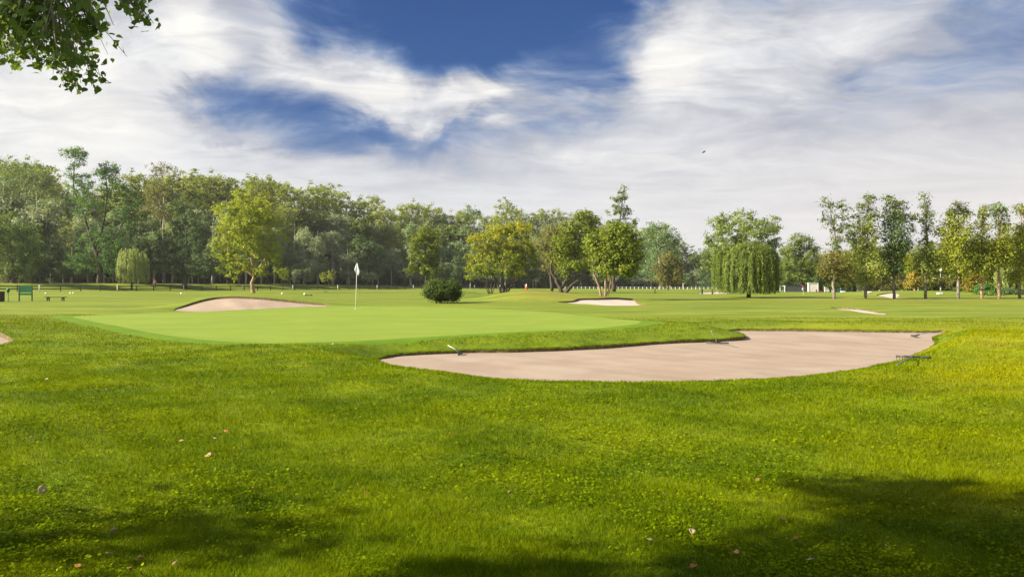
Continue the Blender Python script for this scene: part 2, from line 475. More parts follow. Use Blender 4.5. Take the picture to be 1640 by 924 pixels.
def blade_mat(name, gain):
    m, g = new_mat(name)
    tc = g.n('ShaderNodeTexCoord')
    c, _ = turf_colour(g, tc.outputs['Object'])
    r = g.n('ShaderNodeAttribute'); r.attribute_name = 'tint'
    f = g.remap(r.outputs['Fac'], 0, 1, .5, 1.65, False)
    c = g.mix(1.0, c, g.comb(g.math('MULTIPLY', f, gain), g.math('MULTIPLY', f, gain), g.math('MULTIPLY', f, gain)), 'MULTIPLY')
    dry = g.remap(r.outputs['Fac'], .965, .985)
    c = g.mix(g.math('MULTIPLY', dry, .7), c, (.30, .24, .08))
    p = g.n('ShaderNodeBsdfPrincipled'); g.put(p.inputs['Base Color'], c); p.inputs['Roughness'].default_value = .6
    p.inputs['Specular IOR Level'].default_value = .02
    t = g.n('ShaderNodeBsdfTranslucent'); g.put(t.inputs[0], g.mix(1.0, c, (1.25, 1.15, .6), 'MULTIPLY'))
    mx = g.n('ShaderNodeMixShader'); mx.inputs[0].default_value = .38
    g.t.links.new(p.outputs[0], mx.inputs[1]); g.t.links.new(t.outputs[0], mx.inputs[2])
    finish(g, mx.outputs[0]); return m

def green_mat():
    m, g = new_mat('putting_turf')
    tc = g.n('ShaderNodeTexCoord'); co = tc.outputs['Object']
    a, _ = g.noise(co, .45, 4, .6, .5); b_, _ = g.noise(co, 9, 5, .65)
    mp = g.n('ShaderNodeMapping'); g.put(mp.inputs['Vector'], co); mp.inputs['Scale'].default_value = (.10, .5, 1)
    st, _ = g.noise(mp.outputs[0], 2.0, 4, .6, .5)
    c = g.mix(g.remap(a, .3, .7), (0.1602, 0.2351, 0.0171), (0.1974, 0.2590, 0.0239))
    c = g.mix(g.math('MULTIPLY', g.remap(st, .42, .66), .5), c, (0.1378, 0.2112, 0.0148))
    c = g.mix(g.math('MULTIPLY', g.remap(b_, .45, .75), .25), c, (0.2235, 0.2630, 0.0399))
    mk, _ = g.noise(co, 3.1, 3, .5)
    c = g.mix(g.math('MULTIPLY', g.remap(mk, .66, .72), .45), c, (.115, .15, .02))
    p = g.n('ShaderNodeBsdfPrincipled'); g.put(p.inputs['Base Color'], c); p.inputs['Roughness'].default_value = .7
    p.inputs['Specular IOR Level'].default_value = .2
    f, _ = g.noise(co, 45, 4, .7)
    b = g.n('ShaderNodeBump'); b.inputs['Strength'].default_value = .35; b.inputs['Distance'].default_value = .02
    g.put(b.inputs['Height'], f); g.t.links.new(b.outputs[0], p.inputs['Normal'])
    finish(g, p.outputs[0]); return m

def sand_mat(pale=0.0):
    m, g = new_mat('bunker_sand')
    tc = g.n('ShaderNodeTexCoord'); co = tc.outputs['Object']
    a, _ = g.noise(co, .5, 5, .6, .4); b_, _ = g.noise(co, 14, 6, .7)
    c = g.mix(g.remap(a, .3, .7), (0.268, 0.206, 0.158), (0.318, 0.256, 0.207))
    c = g.mix(g.math('MULTIPLY', g.remap(b_, .55, .8), .35), c, (.21, .145, .10))
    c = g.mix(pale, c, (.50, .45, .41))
    sp, _ = g.noise(co, 55, 2, .5)
    c = g.mix(g.math('MULTIPLY', g.remap(sp, .70, .76), .6), c, (.09, .065, .045))
    # rake furrows follow gentle arcs
    _, wc = g.noise(co, .35, 2, .5)
    wv = g.vmath('ADD', co, g.vmath('MULTIPLY', wc, (2.2, 2.2, 0)))
    wave = g.n('ShaderNodeTexWave'); g.put(wave.inputs['Vector'], wv); wave.bands_direction = 'Y'
    wave.inputs['Scale'].default_value = 2.6; wave.inputs['Distortion'].default_value = 3.0; wave.inputs['Detail'].default_value = 3
    big, _ = g.noise(co, 1.1, 4, .6)
    hgt = g.math('ADD', g.math('MULTIPLY', wave.outputs['Fac'], .008), g.math('ADD', g.math('MULTIPLY', b_, .012), g.math('MULTIPLY', big, .05)))
    p = g.n('ShaderNodeBsdfPrincipled'); g.put(p.inputs['Base Color'], c); p.inputs['Roughness'].default_value = .9
    p.inputs['Specular IOR Level'].default_value = .1
    b = g.n('ShaderNodeBump'); b.inputs['Strength'].default_value = .42; b.inputs['Distance'].default_value = 1.0
    g.put(b.inputs['Height'], hgt); g.t.links.new(b.outputs[0], p.inputs['Normal'])
    finish(g, p.outputs[0]); return m

def leaf_mat(name, a, b, c, trans=.42):
    """three leaf colours along the tint attribute"""
    m, g = new_mat(name)
    r = g.n('ShaderNodeAttribute'); r.attribute_name = 'tint'
    ramp = g.n('ShaderNodeValToRGB'); g.put(ramp.inputs[0], r.outputs['Fac'])
    cr = ramp.color_ramp
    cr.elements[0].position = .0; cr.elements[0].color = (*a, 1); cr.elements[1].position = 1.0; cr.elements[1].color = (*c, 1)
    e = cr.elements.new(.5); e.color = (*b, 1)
    oi = g.n('ShaderNodeObjectInfo')
    k = g.remap(oi.outputs['Random'], 0, 1, 1.25, 1.75, False)
    col = g.mix(1.0, ramp.outputs[0], g.comb(k, k, k), 'MULTIPLY')
    p = g.n('ShaderNodeBsdfPrincipled'); g.put(p.inputs['Base Color'], col); p.inputs['Roughness'].default_value = .55
    p.inputs['Specular IOR Level'].default_value = .25
    t = g.n('ShaderNodeBsdfTranslucent'); g.put(t.inputs[0], g.mix(1.0, col, (1.2, 1.15, .6), 'MULTIPLY'))
    mx = g.n('ShaderNodeMixShader'); mx.inputs[0].default_value = trans
    g.t.links.new(p.outputs[0], mx.inputs[1]); g.t.links.new(t.outputs[0], mx.inputs[2])
    finish(g, mx.outputs[0]); return m

def bark_mat(name, a, b):
    m, g = new_mat(name)
    tc = g.n('ShaderNodeTexCoord')
    mp = g.n('ShaderNodeMapping'); g.put(mp.inputs['Vector'], tc.outputs['Object']); mp.inputs['Scale'].default_value = (1, 1, .35)
    f, _ = g.noise(mp.outputs[0], 5, 6, .65)
    c = g.mix(g.remap(f, .35, .65), a, b)
    p = g.n('ShaderNodeBsdfPrincipled'); g.put(p.inputs['Base Color'], c); p.inputs['Roughness'].default_value = .9
    b_ = g.n('ShaderNodeBump'); b_.inputs['Strength'].default_value = .5; b_.inputs['Distance'].default_value = .05
    g.put(b_.inputs['Height'], f); g.t.links.new(b_.outputs[0], p.inputs['Normal'])
    finish(g, p.outputs[0]); return m

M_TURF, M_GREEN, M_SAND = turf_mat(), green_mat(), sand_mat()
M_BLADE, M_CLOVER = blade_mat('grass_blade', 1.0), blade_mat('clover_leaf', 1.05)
M_SAND2 = sand_mat(.65)  # lighter copy: brightness of bunkers facing the light, put into the colour
M_LIP = plain('turf_edge_soil', (.11, .085, .035), .95, var=.5, scale=14, bump=.6)
L = dict(
    dark=leaf_mat('leaf_dark', (0.0377, 0.0667, 0.0261), (0.0609, 0.1015, 0.0348), (0.0986, 0.1450, 0.0464)),
    green=leaf_mat('leaf_green', (.042, .072, .014), (.080, .118, .020), (.135, .172, .028)),
    vivid=leaf_mat('leaf_vivid', (0.0390, 0.0975, 0.0234), (0.0676, 0.1404, 0.0286), (0.1300, 0.2145, 0.0325)),
    grey=leaf_mat('leaf_grey', (0.0775, 0.1271, 0.0527), (0.1271, 0.1829, 0.0775), (0.2093, 0.2666, 0.1240)),
    silver=leaf_mat('leaf_silver', (0.0975, 0.1320, 0.0720), (0.1650, 0.2025, 0.1200), (0.3000, 0.3300, 0.2250)),
    olive=leaf_mat('leaf_olive', (0.0850, 0.1225, 0.0250), (0.1475, 0.1825, 0.0350), (0.2313, 0.2500, 0.0500)),
    yellow=leaf_mat('leaf_yellow', (.085, .122, .012), (.18, .212, .014), (.30, .292, .016)),
    lime=leaf_mat('leaf_lime', (.080, .112, .012), (.152, .185, .015), (.245, .25, .018)),
    gold=leaf_mat('leaf_gold', (.12, .11, .018), (.19, .15, .02), (.27, .20, .022)),
    brown=leaf_mat('leaf_brown', (.072, .080, .024), (.115, .115, .030), (.175, .155, .035)),
    willow=leaf_mat('leaf_willow', (0.058, 0.090, 0.018), (0.108, 0.150, 0.026), (0.19, 0.225, 0.04)),
    palewillow=leaf_mat('leaf_pale_willow', (.13, .17, .05), (.19, .23, .07), (.26, .29, .09)),
    near=leaf_mat('leaf_poplar', (.060, .100, .030), (.095, .150, .040), (.15, .20, .055), .55),
)
BARK = dict(
    dark=bark_mat('bark_dark', (.035, .027, .020), (.075, .06, .045)),
    grey=bark_mat('bark_grey', (.13, .11, .09), (.24, .21, .18)),
    pale=bark_mat('bark_pale', (.30, .27, .23), (.48, .44, .38)),
    warm=bark_mat('bark_warm', (.20, .13, .08), (.36, .24, .15)),
)

# ------------------------------------------------------------------ ground, green, bunkers
def build_ground():
    rows = [2.2]
    while rows[-1] < 420:
        y = rows[-1]
        stp = max(.16, min(y*y/(EYE*F)*3.4, y*.05))
        rows.append(y+stp)
    P = []
    for i, y in enumerate(rows):
        n = int(np.interp(y, [2, 15, 45, 120, 420], [70, 170, 230, 170, 90]))
        half = .86*y+3
        xs = np.linspace(-half, half, n)+((i % 2)-.5)*half/n
        P.append(np.c_[xs+RNG.normal(0, half/n*.12, n), np.full(n, y)+RNG.normal(0, .08*min(.3, y*.01), n)])
    P = np.vstack(P)
    ring = []
    for r in (8, 20, 60, 150, 500, 1500, 3500):
        for a in np.linspace(0, 2*math.pi, 40, endpoint=False):
            ring.append((r*math.sin(a), r*math.cos(a)))
    ring = np.array(ring)
    ok = ~((ring[:, 1] > 2) & (ring[:, 1] < 425) & (np.abs(ring[:, 0]) < .86*ring[:, 1]+3.2))
    P = np.vstack([P, ring[ok]])
    loops = [GREEN]+[b['loop'] for b in BUNKERS]
    # the edge of the collar round the green
    c = GREEN; t = np.roll(c, -1, 0)-np.roll(c, 1, 0); t /= np.linalg.norm(t, axis=1)[:, None]+1e-9
    area = (c[:, 0]*np.roll(c[:, 1], -1)-np.roll(c[:, 0], -1)*c[:, 1]).sum()
    nrm = np.c_[t[:, 1], -t[:, 0]]*(1 if area > 0 else -1)
    collar = c+nrm*np.array([.55 if k < 0 else .55 for k in nrm[:, 1]])[:, None]
    keep = np.ones(len(P), bool)
    for lp, cl in [(l, .6) for l in loops]:
        gap = np.linalg.norm(lp-np.roll(lp, 1, 0), axis=1).mean()*cl
        d, _ = dist_to(lp, P[:, 0], P[:, 1], gap); keep &= ~(d < gap)
    P = P[keep]
    V = [Vector(p) for p in P]; E = []
    for lp in loops:
        k = len(V); V += [Vector(p) for p in lp]
        E += [(k+i, k+(i+1) % len(lp)) for i in range(len(lp))]
    k = len(V); dc, _ = dist_to(GREEN, collar[:, 0], collar[:, 1], 3); good = dc > .5
    V += [Vector(p) for p in collar[good]]
    vo, eo, fo, ov, oe, of = delaunay_2d_cdt(V, E, [], 0, 1e-6)
    xy = np.array([v[:] for v in vo]); tri = np.array([f for f in fo if len(f) == 3], int)
    cen = xy[tri].mean(1)
    ing = inside(GREEN, cen[:, 0], cen[:, 1])
    inb = [inside(b['loop'], cen[:, 0], cen[:, 1]) for b in BUNKERS]
    out = ~ing
    for m in inb: out &= ~m
    z = HG(xy[:, 0], xy[:, 1])
    d, _ = dist_to(GREEN, xy[:, 0], xy[:, 1], 2.5)
    col = np.where(np.isfinite(d), 1-S(.45, .95, np.where(np.isfinite(d), d, 9)), 0)
    X_, Y_ = xy[:, 0], xy[:, 1]
    dry = .75*np.exp(-((X_-3.2)/3.6)**2-((Y_-59.5)/3.2)**2)+.5*np.exp(-((Y_-64)/7)**2)*S(10, 22, X_)+.9*np.exp(-((X_-10.5)/.35)**2-((Y_-17.3)/.5)**2)
    dry = np.clip(dry, 0, 1)
    def sub(sel, zz, name, mat, attrs=None):
        t = tri[sel]; u, inv = np.unique(t, return_inverse=True)
        return array_mesh(name, np.c_[xy[u], zz[u]], inv.reshape(-1, 3), mat, {k_: v_[u] for k_, v_ in (attrs or {}).items()}, True)
    tag(link(bpy.data.objects.new('ground', sub(out, z, 'ground', M_TURF, {'collar': col, 'dry': dry}))), kind='structure')
    tag(link(bpy.data.objects.new('putting_green', sub(ing, z, 'putting_green', M_GREEN))), kind='structure')
    for bi, (b, m) in enumerate(zip(BUNKERS, inb)):
        lp = b['loop']; n = len(lp)
        # sand: own, finer sheet so that it can be hollowed and raked
        nx = 90 if bi == 0 else 34
        x0, x1, y0, y1 = lp[:, 0].min(), lp[:, 0].max(), lp[:, 1].min(), lp[:, 1].max()
        gx, gy = np.meshgrid(np.linspace(x0, x1, nx), np.linspace(y0, y1, nx))
        gx, gy = gx.ravel()+RNG.normal(0, (x1-x0)/nx*.15, nx*nx), gy.ravel()
        q = inside(lp, gx, gy); dd, _ = dist_to(lp, gx, gy, .3); q &= ~(dd < (x1-x0)/nx*.5)
        VV = [Vector(p) for p in lp]+[Vector(p) for p in np.c_[gx[q], gy[q]]]
        r = delaunay_2d_cdt(VV, [(i, (i+1) % n) for i in range(n)], [], 0, 1e-6)
        sxy = np.array([v[:] for v in r[0]]); st = np.array([f for f in r[2] if len(f) == 3], int)
        sc = sxy[st].mean(1); st = st[inside(lp, sc[:, 0], sc[:, 1])]
        dz, _ = dist_to(lp, sxy[:, 0], sxy[:, 1], 2.0); dz = np.where(np.isfinite(dz), dz, 2)
        wob = .45*(.022*np.sin(2.3*sxy[:, 0]+1.1*sxy[:, 1])+.018*np.sin(1.2*sxy[:, 0]-3.1*sxy[:, 1])+.012*np.sin(5*sxy[:, 0]+4*sxy[:, 1]))
        sz = b['sand'](sxy[:, 0], sxy[:, 1])+wob*np.clip(dz/.8, 0, 1)
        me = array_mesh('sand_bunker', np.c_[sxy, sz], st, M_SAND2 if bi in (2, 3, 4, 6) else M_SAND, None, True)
        so = tag(link(bpy.data.objects.new('sand_bunker', me)), kind='structure')
        # cut turf edge between sand and grass
        low = b['sand'](lp[:, 0], lp[:, 1])-.03
        cxy = lp.mean(0)
        inn = lp+(cxy-lp)/np.linalg.norm(cxy-lp, axis=1)[:, None]*.012
        mid = .5*(low+b['zb'])
        vv = np.vstack([np.c_[inn, low], np.c_[lp+RNG.normal(0, .012, lp.shape), mid], np.c_[lp, b['zb']+.004]])
        i = np.arange(n); j = (i+1) % n
        ff = np.vstack([np.c_[i, j, j+n, i+n], np.c_[i+n, j+n, j+2*n, i+2*n]])
        link(bpy.data.objects.new('turf_edge', array_mesh('turf_edge', vv, ff, M_LIP)), so)
build_ground()

# ------------------------------------------------------------------ grass
def scatter(n, y0, y1, power):
    """points in a wedge a little wider than the picture, denser near the camera"""
    u = RNG.random(n)
    if abs(power-1) < 1e-6: y = y0*(y1/y0)**u
    else:
        q = 1-power; y = (y0**q+(y1**q-y0**q)*u)**(1/q)
    x = (RNG.random(n)*2-1)*(.70*y+.9)
    return x, y

def grassy(x, y, margin=.06):
    ok = ~inside(GREEN, x, y)
    d, _ = dist_to(GREEN, x, y, .9); ok &= ~(d < .75)
    for b in BUNKERS:
        ok &= ~inside(b['loop'], x, y)
    return ok

def patch(x, y):
    return (np.sin(.9*x+.4*y)+np.sin(.5*x-1.3*y+2)+np.sin(2.1*x+1.7*y+1)+.7*np.sin(3.9*x-2.7*y)+.6*np.sin(6.1*x+5.3*y+.5))/4.3

def build_grass():
    x, y = scatter(900000, 3.2, 34, 1.35)
    extra = []
    for b in BUNKERS[:1]:        # longer fringe along the bunker's rim
        lp = b['loop']; k = RNG.integers(0, len(lp), 30000)
        extra.append(lp[k]+RNG.normal(0, .07, (len(k), 2)))
    ex = np.vstack(extra); x = np.r_[x, ex[:, 0]]; y = np.r_[y, ex[:, 1]]
    ok = grassy(x, y); x, y = x[ok], y[ok]; n = len(x)
    z = HG(x, y)
    h = (.024+.022*RNG.random(n))*(1+.35*patch(x, y)+.4*patch(4.3*x+1, 4.3*y))*np.interp(y, [3, 12, 34], [1, 1.1, 1.0])
    w = np.maximum(.0028, y*.00052)*(.8+.5*RNG.random(n))
    a = RNG.random(n)*2*math.pi; lean = h*(.25+.75*RNG.random(n)); b = RNG.random(n)*2*math.pi
    dx, dy = np.cos(a)*w*.5, np.sin(a)*w*.5; lx, ly = np.cos(b)*lean, np.sin(b)*lean
    B = np.c_[x, y, z-.004]
    V = np.empty((n, 5, 3), np.float32)
    V[:, 0] = B-np.c_[dx, dy, 0*dx]; V[:, 1] = B+np.c_[dx, dy, 0*dx]
    m = np.c_[lx*.35, ly*.35, h*.62]
    V[:, 2] = B+m+np.c_[dx, dy, 0*dx]*.8; V[:, 3] = B+m-np.c_[dx, dy, 0*dx]*.8
    V[:, 4] = B+np.c_[lx, ly, h]
    i = np.arange(n)[:, None]*5
    tri = np.concatenate([i+[0, 1, 2], i+[0, 2, 3], i+[3, 2, 4]], 1).reshape(-1, 3)
    tint = np.clip(RNG.normal(.45, .2, n)+.10*patch(x*1.7, y*1.7)+.16*patch(5.2*x, 5.2*y+3), 0, 1)
    me = array_mesh('grass', V.reshape(-1, 3), tri, M_BLADE, {'tint': np.repeat(tint, 5)})
    tag(link(bpy.data.objects.new('grass', me)), 'short mown grass blades over the foreground and bunker banks', 'grass', kind='stuff')
    # clover and broad-leaved weeds in patches
    x, y = scatter(170000, 3.2, 16, 1.5)
    pn = patch(x*1.3+4, y*1.3-2)+RNG.normal(0, .22, len(x))
    ok = grassy(x, y) & (pn > .12); x, y = x[ok], y[ok]; n = len(x)
    z = HG(x, y)+.018+.024*RNG.random(n)
    s = (.006+.008*RNG.random(n))*np.interp(y, [3, 16], [.9, 1.6])
    a = RNG.random(n)*2*math.pi
    N = RNG.normal(0, .35, (n, 3)); N[:, 2] = 1; N /= np.linalg.norm(N, axis=1)[:, None]
    T = np.c_[np.cos(a), np.sin(a), 0*a]; T -= N*(T*N).sum(1)[:, None]; T /= np.linalg.norm(T, axis=1)[:, None]
    Bn = np.cross(N, T); P = np.c_[x, y, z]
    ang = np.linspace(0, 2*math.pi, 6, endpoint=False)
    V = np.stack([P+(T*math.cos(q)+Bn*math.sin(q)*.8)*s[:, None] for q in ang], 1)
    tint = np.clip(RNG.normal(.5, .2, n), 0, .95)
    me = array_mesh('clover', V.reshape(-1, 3), np.arange(n*6).reshape(-1, 6), M_CLOVER, {'tint': np.repeat(tint, 6)})
    tag(link(bpy.data.objects.new('clover', me)), 'low clover leaves in patches among the foreground grass', 'clover', kind='stuff')
build_grass()

# ------------------------------------------------------------------ trees
def leaf_quads(P, N, s, tint, aspect=.62, T=None, rng=RNG):
    n = len(P)
    N = N/(np.linalg.norm(N, axis=1)[:, None]+1e-9)
    if T is None:
        T = rng.normal(0, 1, (n, 3))
    T = T-N*(T*N).sum(1)[:, None]; T /= np.linalg.norm(T, axis=1)[:, None]+1e-9
    B = np.cross(N, T); s = np.asarray(s)[:, None]
    fold = N*s*.12
    V = np.stack([P-T*s*.5, P+B*s*aspect*.5-fold-T*s*.08, P+T*s*.5, P-B*s*aspect*.5-fold-T*s*.08], 1)
    return V.reshape(-1, 3), np.repeat(tint, 4)

def crown_points(rng, lobes, n_clump, per, cr, shell=.45, squash=.75):
    """leaf clumps spread through ellipsoid lobes (x, y, z, rx, ry, rz)"""
    Lb = np.array(lobes, float)
    vol = (Lb[:, 3]*Lb[:, 4]*Lb[:, 5])**.72
    k = rng.choice(len(Lb), n_clump, p=vol/vol.sum())
    d = rng.normal(0, 1, (n_clump, 3)); d /= np.linalg.norm(d, axis=1)[:, None]
    r = rng.random(n_clump)**shell
    C = Lb[k, :3]+d*r[:, None]*Lb[k, 3:]
    lob_c = Lb[k, :3]
    m = rng.poisson(per, n_clump)+3
    ci = np.repeat(np.arange(n_clump), m)
    rad = cr*(.6+.8*rng.random(n_clump))
    off = rng.normal(0, .52, (len(ci), 3))*rad[ci][:, None]*np.array([1, 1, squash])
    P = C[ci]+off
    N = off/(np.linalg.norm(off, axis=1)[:, None]+1e-6)*.55+(C-lob_c)[ci]/(np.linalg.norm(C-lob_c, axis=1)[ci][:, None]+1e-6)*.35+np.array([0, 0, .45])+rng.normal(0, .45, (len(ci), 3))
    ct = rng.normal(0, .17, n_clump)
    return P, N, ct[ci], C

def stem_curve(rng, a, b, sag=.12, n=5):
    a, b = np.array(a, float), np.array(b, float)
    t = np.linspace(0, 1, n)[:, None]
    mid = rng.normal(0, 1, 3)*np.linalg.norm(b-a)*sag*.5
    mid[2] += np.linalg.norm(b-a)*sag
    return a+(b-a)*t+np.sin(t*math.pi)*mid

def tree_parts(rng, lobes, stems, leaf_m, bark_m, n_clump=150, per=45, cr=.55, leaf=.26, limbs=26, shell=.45, tint_top=0.0, squash=.75, tint_shift=0.0, side=0.0, limb_r=.05):
    """returns trunk mesh and crown mesh in local metres; stems: list of (points, radii)"""
    P, N, ct, C = crown_points(rng, lobes, n_clump, per, cr, shell, squash)
    zmin, zmax = P[:, 2].min(), P[:, 2].max()
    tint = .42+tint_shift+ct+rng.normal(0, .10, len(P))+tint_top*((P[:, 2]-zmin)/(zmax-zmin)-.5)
    V, tt = leaf_quads(P, N, leaf*(.6+.8*rng.random(len(P))), np.clip(tint, 0, 1), rng=rng)
    crown = array_mesh('crown', V, np.arange(len(V)).reshape(-1, 4), leaf_m, {'tint': tt})
    mb = MB()
    joints = []
    for pts, rad in stems:
        q = smooth_open(pts, 4); rr = np.interp(np.linspace(0, 1, len(q)), np.linspace(0, 1, len(rad)), rad)
        q = q+np.r_[[[0, 0, 0]], rng.normal(0, .25, (len(q)-1, 3))*rr[1:, None]*np.array([1, 1, .2])]
        mb.tube(q, rr, 9)
        lo = int(len(q)*.35)
        for i in range(lo, len(q)): joints.append((q[i], rr[i]))
    if joints:
        J = np.array([j[0] for j in joints]); R = np.array([j[1] for j in joints])
        for k in rng.choice(len(C), min(limbs, len(C)), replace=False):
            c = C[k]
            dd = np.linalg.norm(J-c, axis=1)+1.2*np.maximum(0, J[:, 2]-c[2]+.1*np.linalg.norm(J[:, :2]-c[:2], axis=1))
            j = dd.argmin(); r0 = min(R[j]*.6, limb_r*(1+.2*np.linalg.norm(J[j]-c)))
            q = stem_curve(rng, J[j], c)
            mb.tube(q, np.linspace(max(r0, .014), .010, len(q)), 5)
            # a twig or two off the limb
            for _ in range(2):
                c2 = C[rng.integers(len(C))]
                if np.linalg.norm(c2-c) < 2.2: mb.tube(stem_curve(rng, q[2], c2), np.linspace(max(r0*.5, .012), .008, 5), 4)
    me = bpy.data.meshes.new('trunk'); me.from_pydata(mb.v, [], mb.f); me.update()
    me.polygons.foreach_set('use_smooth', [True]*len(me.polygons)); me.materials.append(bark_m)
    return me, crown

def smooth_open(pts, k):
    P = np.array(pts, float)
    if len(P) < 3: return np.array([P[0]+(P[-1]-P[0])*t for t in np.linspace(0, 1, k+1)])
    Q = np.vstack([2*P[0]-P[1], P, 2*P[-1]-P[-2]]); out = []
    for i in range(1, len(Q)-2):
        p0, p1, p2, p3 = Q[i-1], Q[i], Q[i+1], Q[i+2]
        for t in np.arange(k)/k:
            out.append(.5*((2*p1)+(-p0+p2)*t+(2*p0-5*p1+4*p2-p3)*t*t+(-p0+3*p1-3*p2+p3)*t**3))
    out.append(P[-1]); return np.array(out)

def put_tree(name, label, cat, base, trunk_me, crown_me, group=None):
    t = thing(name, label, cat, base, 0, group)
    link(bpy.data.objects.new('trunk', trunk_me), t)
    link(bpy.data.objects.new('crown', crown_me), t)
    return t

_seed = [100]
def hero(name, label, base_px, Y, lobes_px, stems_px, leaf_k, bark_k, cat='tree', group=None, depth=.85, **kw):
    """a tree measured in the photograph: lobes (cx, cy, rx, ry), stems [[(px, py, radius m)...]]; Y None: from its base"""
    _seed[0] += 1; rng = np.random.default_rng(_seed[0])
    base = on_ground(*base_px) if Y is None else base_at(base_px[0], Y)
    Y = base.y; s = Y/F
    lob = []
    for cx, cy, rx, ry in lobes_px:
        p = at(cx, cy, Y)-base
        lob.append((p.x, rng.normal(0, .28)*rx*s, p.z, rx*s, rx*s*depth, ry*s))
    allw = max(l[3] for l in lob)
    stems = []
    for st in stems_px:
        pts, rad = [], []
        for k, (px, py, r) in enumerate(st):
            p = at(px, py, Y)-base; pts.append((p.x, rng.normal(0, .1)*k*.5, p.z)); rad.append(r)
        if st[0][1] > base_px[1]-7:
            pts[0] = (pts[0][0], pts[0][1], min(pts[0][2], 0.0)-.08)
            rad[0] *= 1.25
        stems.append((pts, rad))
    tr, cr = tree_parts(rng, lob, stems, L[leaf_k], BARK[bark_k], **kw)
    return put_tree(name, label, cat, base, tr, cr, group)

def willow(label, base_px, Y, top, halfw, bottom, leaf_k, n=420, seed=1, name='weeping_willow', lw=.055, width=.9):
    rng = np.random.default_rng(seed)
    base = on_ground(*base_px) if Y is None else base_at(base_px[0], Y)
    Y = base.y; s = Y/F
    ztop = at(0, top, Y).z-base.z; R = halfw*s; zbot = at(0, bottom, Y).z-base.z
    Ps, Ts, tt, ss = [], [], [], []
    mb = MB()
    H = ztop-zbot
    lumps = [(rng.normal(0, .12)*R, rng.normal(0, .12)*R, .55*R, 1.0)]
    for q in range(10):
        a = q*2.4+rng.random()*.5; d = R*rng.uniform(.42, .78)
        lumps.append((d*math.cos(a), d*math.sin(a), R*rng.uniform(.24, .38), rng.uniform(.58, .98)))
    wl = np.array([l[2]**1.6 for l in lumps]); wl /= wl.sum()
    for k in range(n):
        lx, ly, lr, lt = lumps[rng.choice(len(lumps), p=wl)]
        a = rng.random()*2*math.pi; q = rng.random()**.5
        x0, y0 = lx+q*lr*math.cos(a), ly+q*lr*math.sin(a); r = min(R*1.05, math.hypot(x0, y0))
        z0 = zbot+H*lt*(1-.26*q*q)*(.92+.08*rng.random())
        zl = zbot+H*max(0, rng.normal(.10, .11)+.05*math.sin(lx*2.3+ly*1.7))+(.20*H if r < .45*R else 0)
        if rng.random() < .35: zl += rng.random()*.5*(z0-zl)
        m = max(6, int((z0-zl)/.085))
        t = np.linspace(0, 1, m)
        out = 1+.10*np.sin(np.minimum(1, t*2.5)*math.pi/2)
        sway = rng.normal(0, .05, 2)
        P = np.c_[x0*out+sway[0]*t, y0*out+sway[1]*t, z0+(zl-z0)*t+.10*H*np.sin(np.minimum(1, t*3)*math.pi)*(r/R)]
        P = np.repeat(P, 2, 0)+rng.normal(0, .05, (2*m, 3))
        Ps.append(P); T = rng.normal(0, .35, (len(P), 3)); T[:, 2] -= 1.0; Ts.append(T)
        tt.append(np.full(len(P), np.clip(rng.normal(.45, .30), 0, 1))+rng.normal(0, .06, len(P))); ss.append(np.full(len(P), .20)*(.7+.6*rng.random(len(P))))
        if k % 9 == 0:
            mb.tube(stem_curve(rng, (0, 0, ztop*.55), (x0, y0, z0), .25), np.linspace(.07, .015, 5), 5)
    P = np.vstack(Ps); T = np.vstack(Ts)
    N = np.c_[P[:, 0]/R, P[:, 1]/R, np.full(len(P), .25)]+rng.normal(0, .5, P.shape)
    V, ti = leaf_quads(P, N, np.concatenate(ss), np.clip(np.concatenate(tt), 0, 1), lw/.20*width*1.4, T, rng)
    crown = array_mesh('crown', V, np.arange(len(V)).reshape(-1, 4), L[leaf_k], {'tint': ti})
    mb.tube([(0, 0, -.1), (.03, 0, ztop*.25), (-.05, .05, ztop*.45), (.05, 0, ztop*.8)], [.2, .15, .13, .05], 9)
    me = bpy.data.meshes.new('trunk'); me.from_pydata(mb.v, [], mb.f); me.update(); me.materials.append(BARK['dark'])
    return put_tree(name, label, 'tree', base, me, crown)

EDGE = [(0, 244), (60, 250), (100, 300), (150, 292), (200, 285), (235, 268), (262, 264), (300, 274), (330, 272), (380, 276), (430, 282), (480, 286), (515, 284), (545, 302), (580, 308),
        (620, 324), (660, 318), (690, 316), (720, 326), (760, 326), (800, 321), (850, 328), (900, 330), (940, 345), (1000, 356), (1060, 356), (1090, 382), (1130, 386), (1200, 395),
        (1260, 384), (1300, 388), (1350, 405), (1420, 405), (1480, 415), (1540, 405), (1640, 392), (1760, 390)]
def edge(px): return np.interp(px, [e[0] for e in EDGE], [e[1] for e in EDGE])

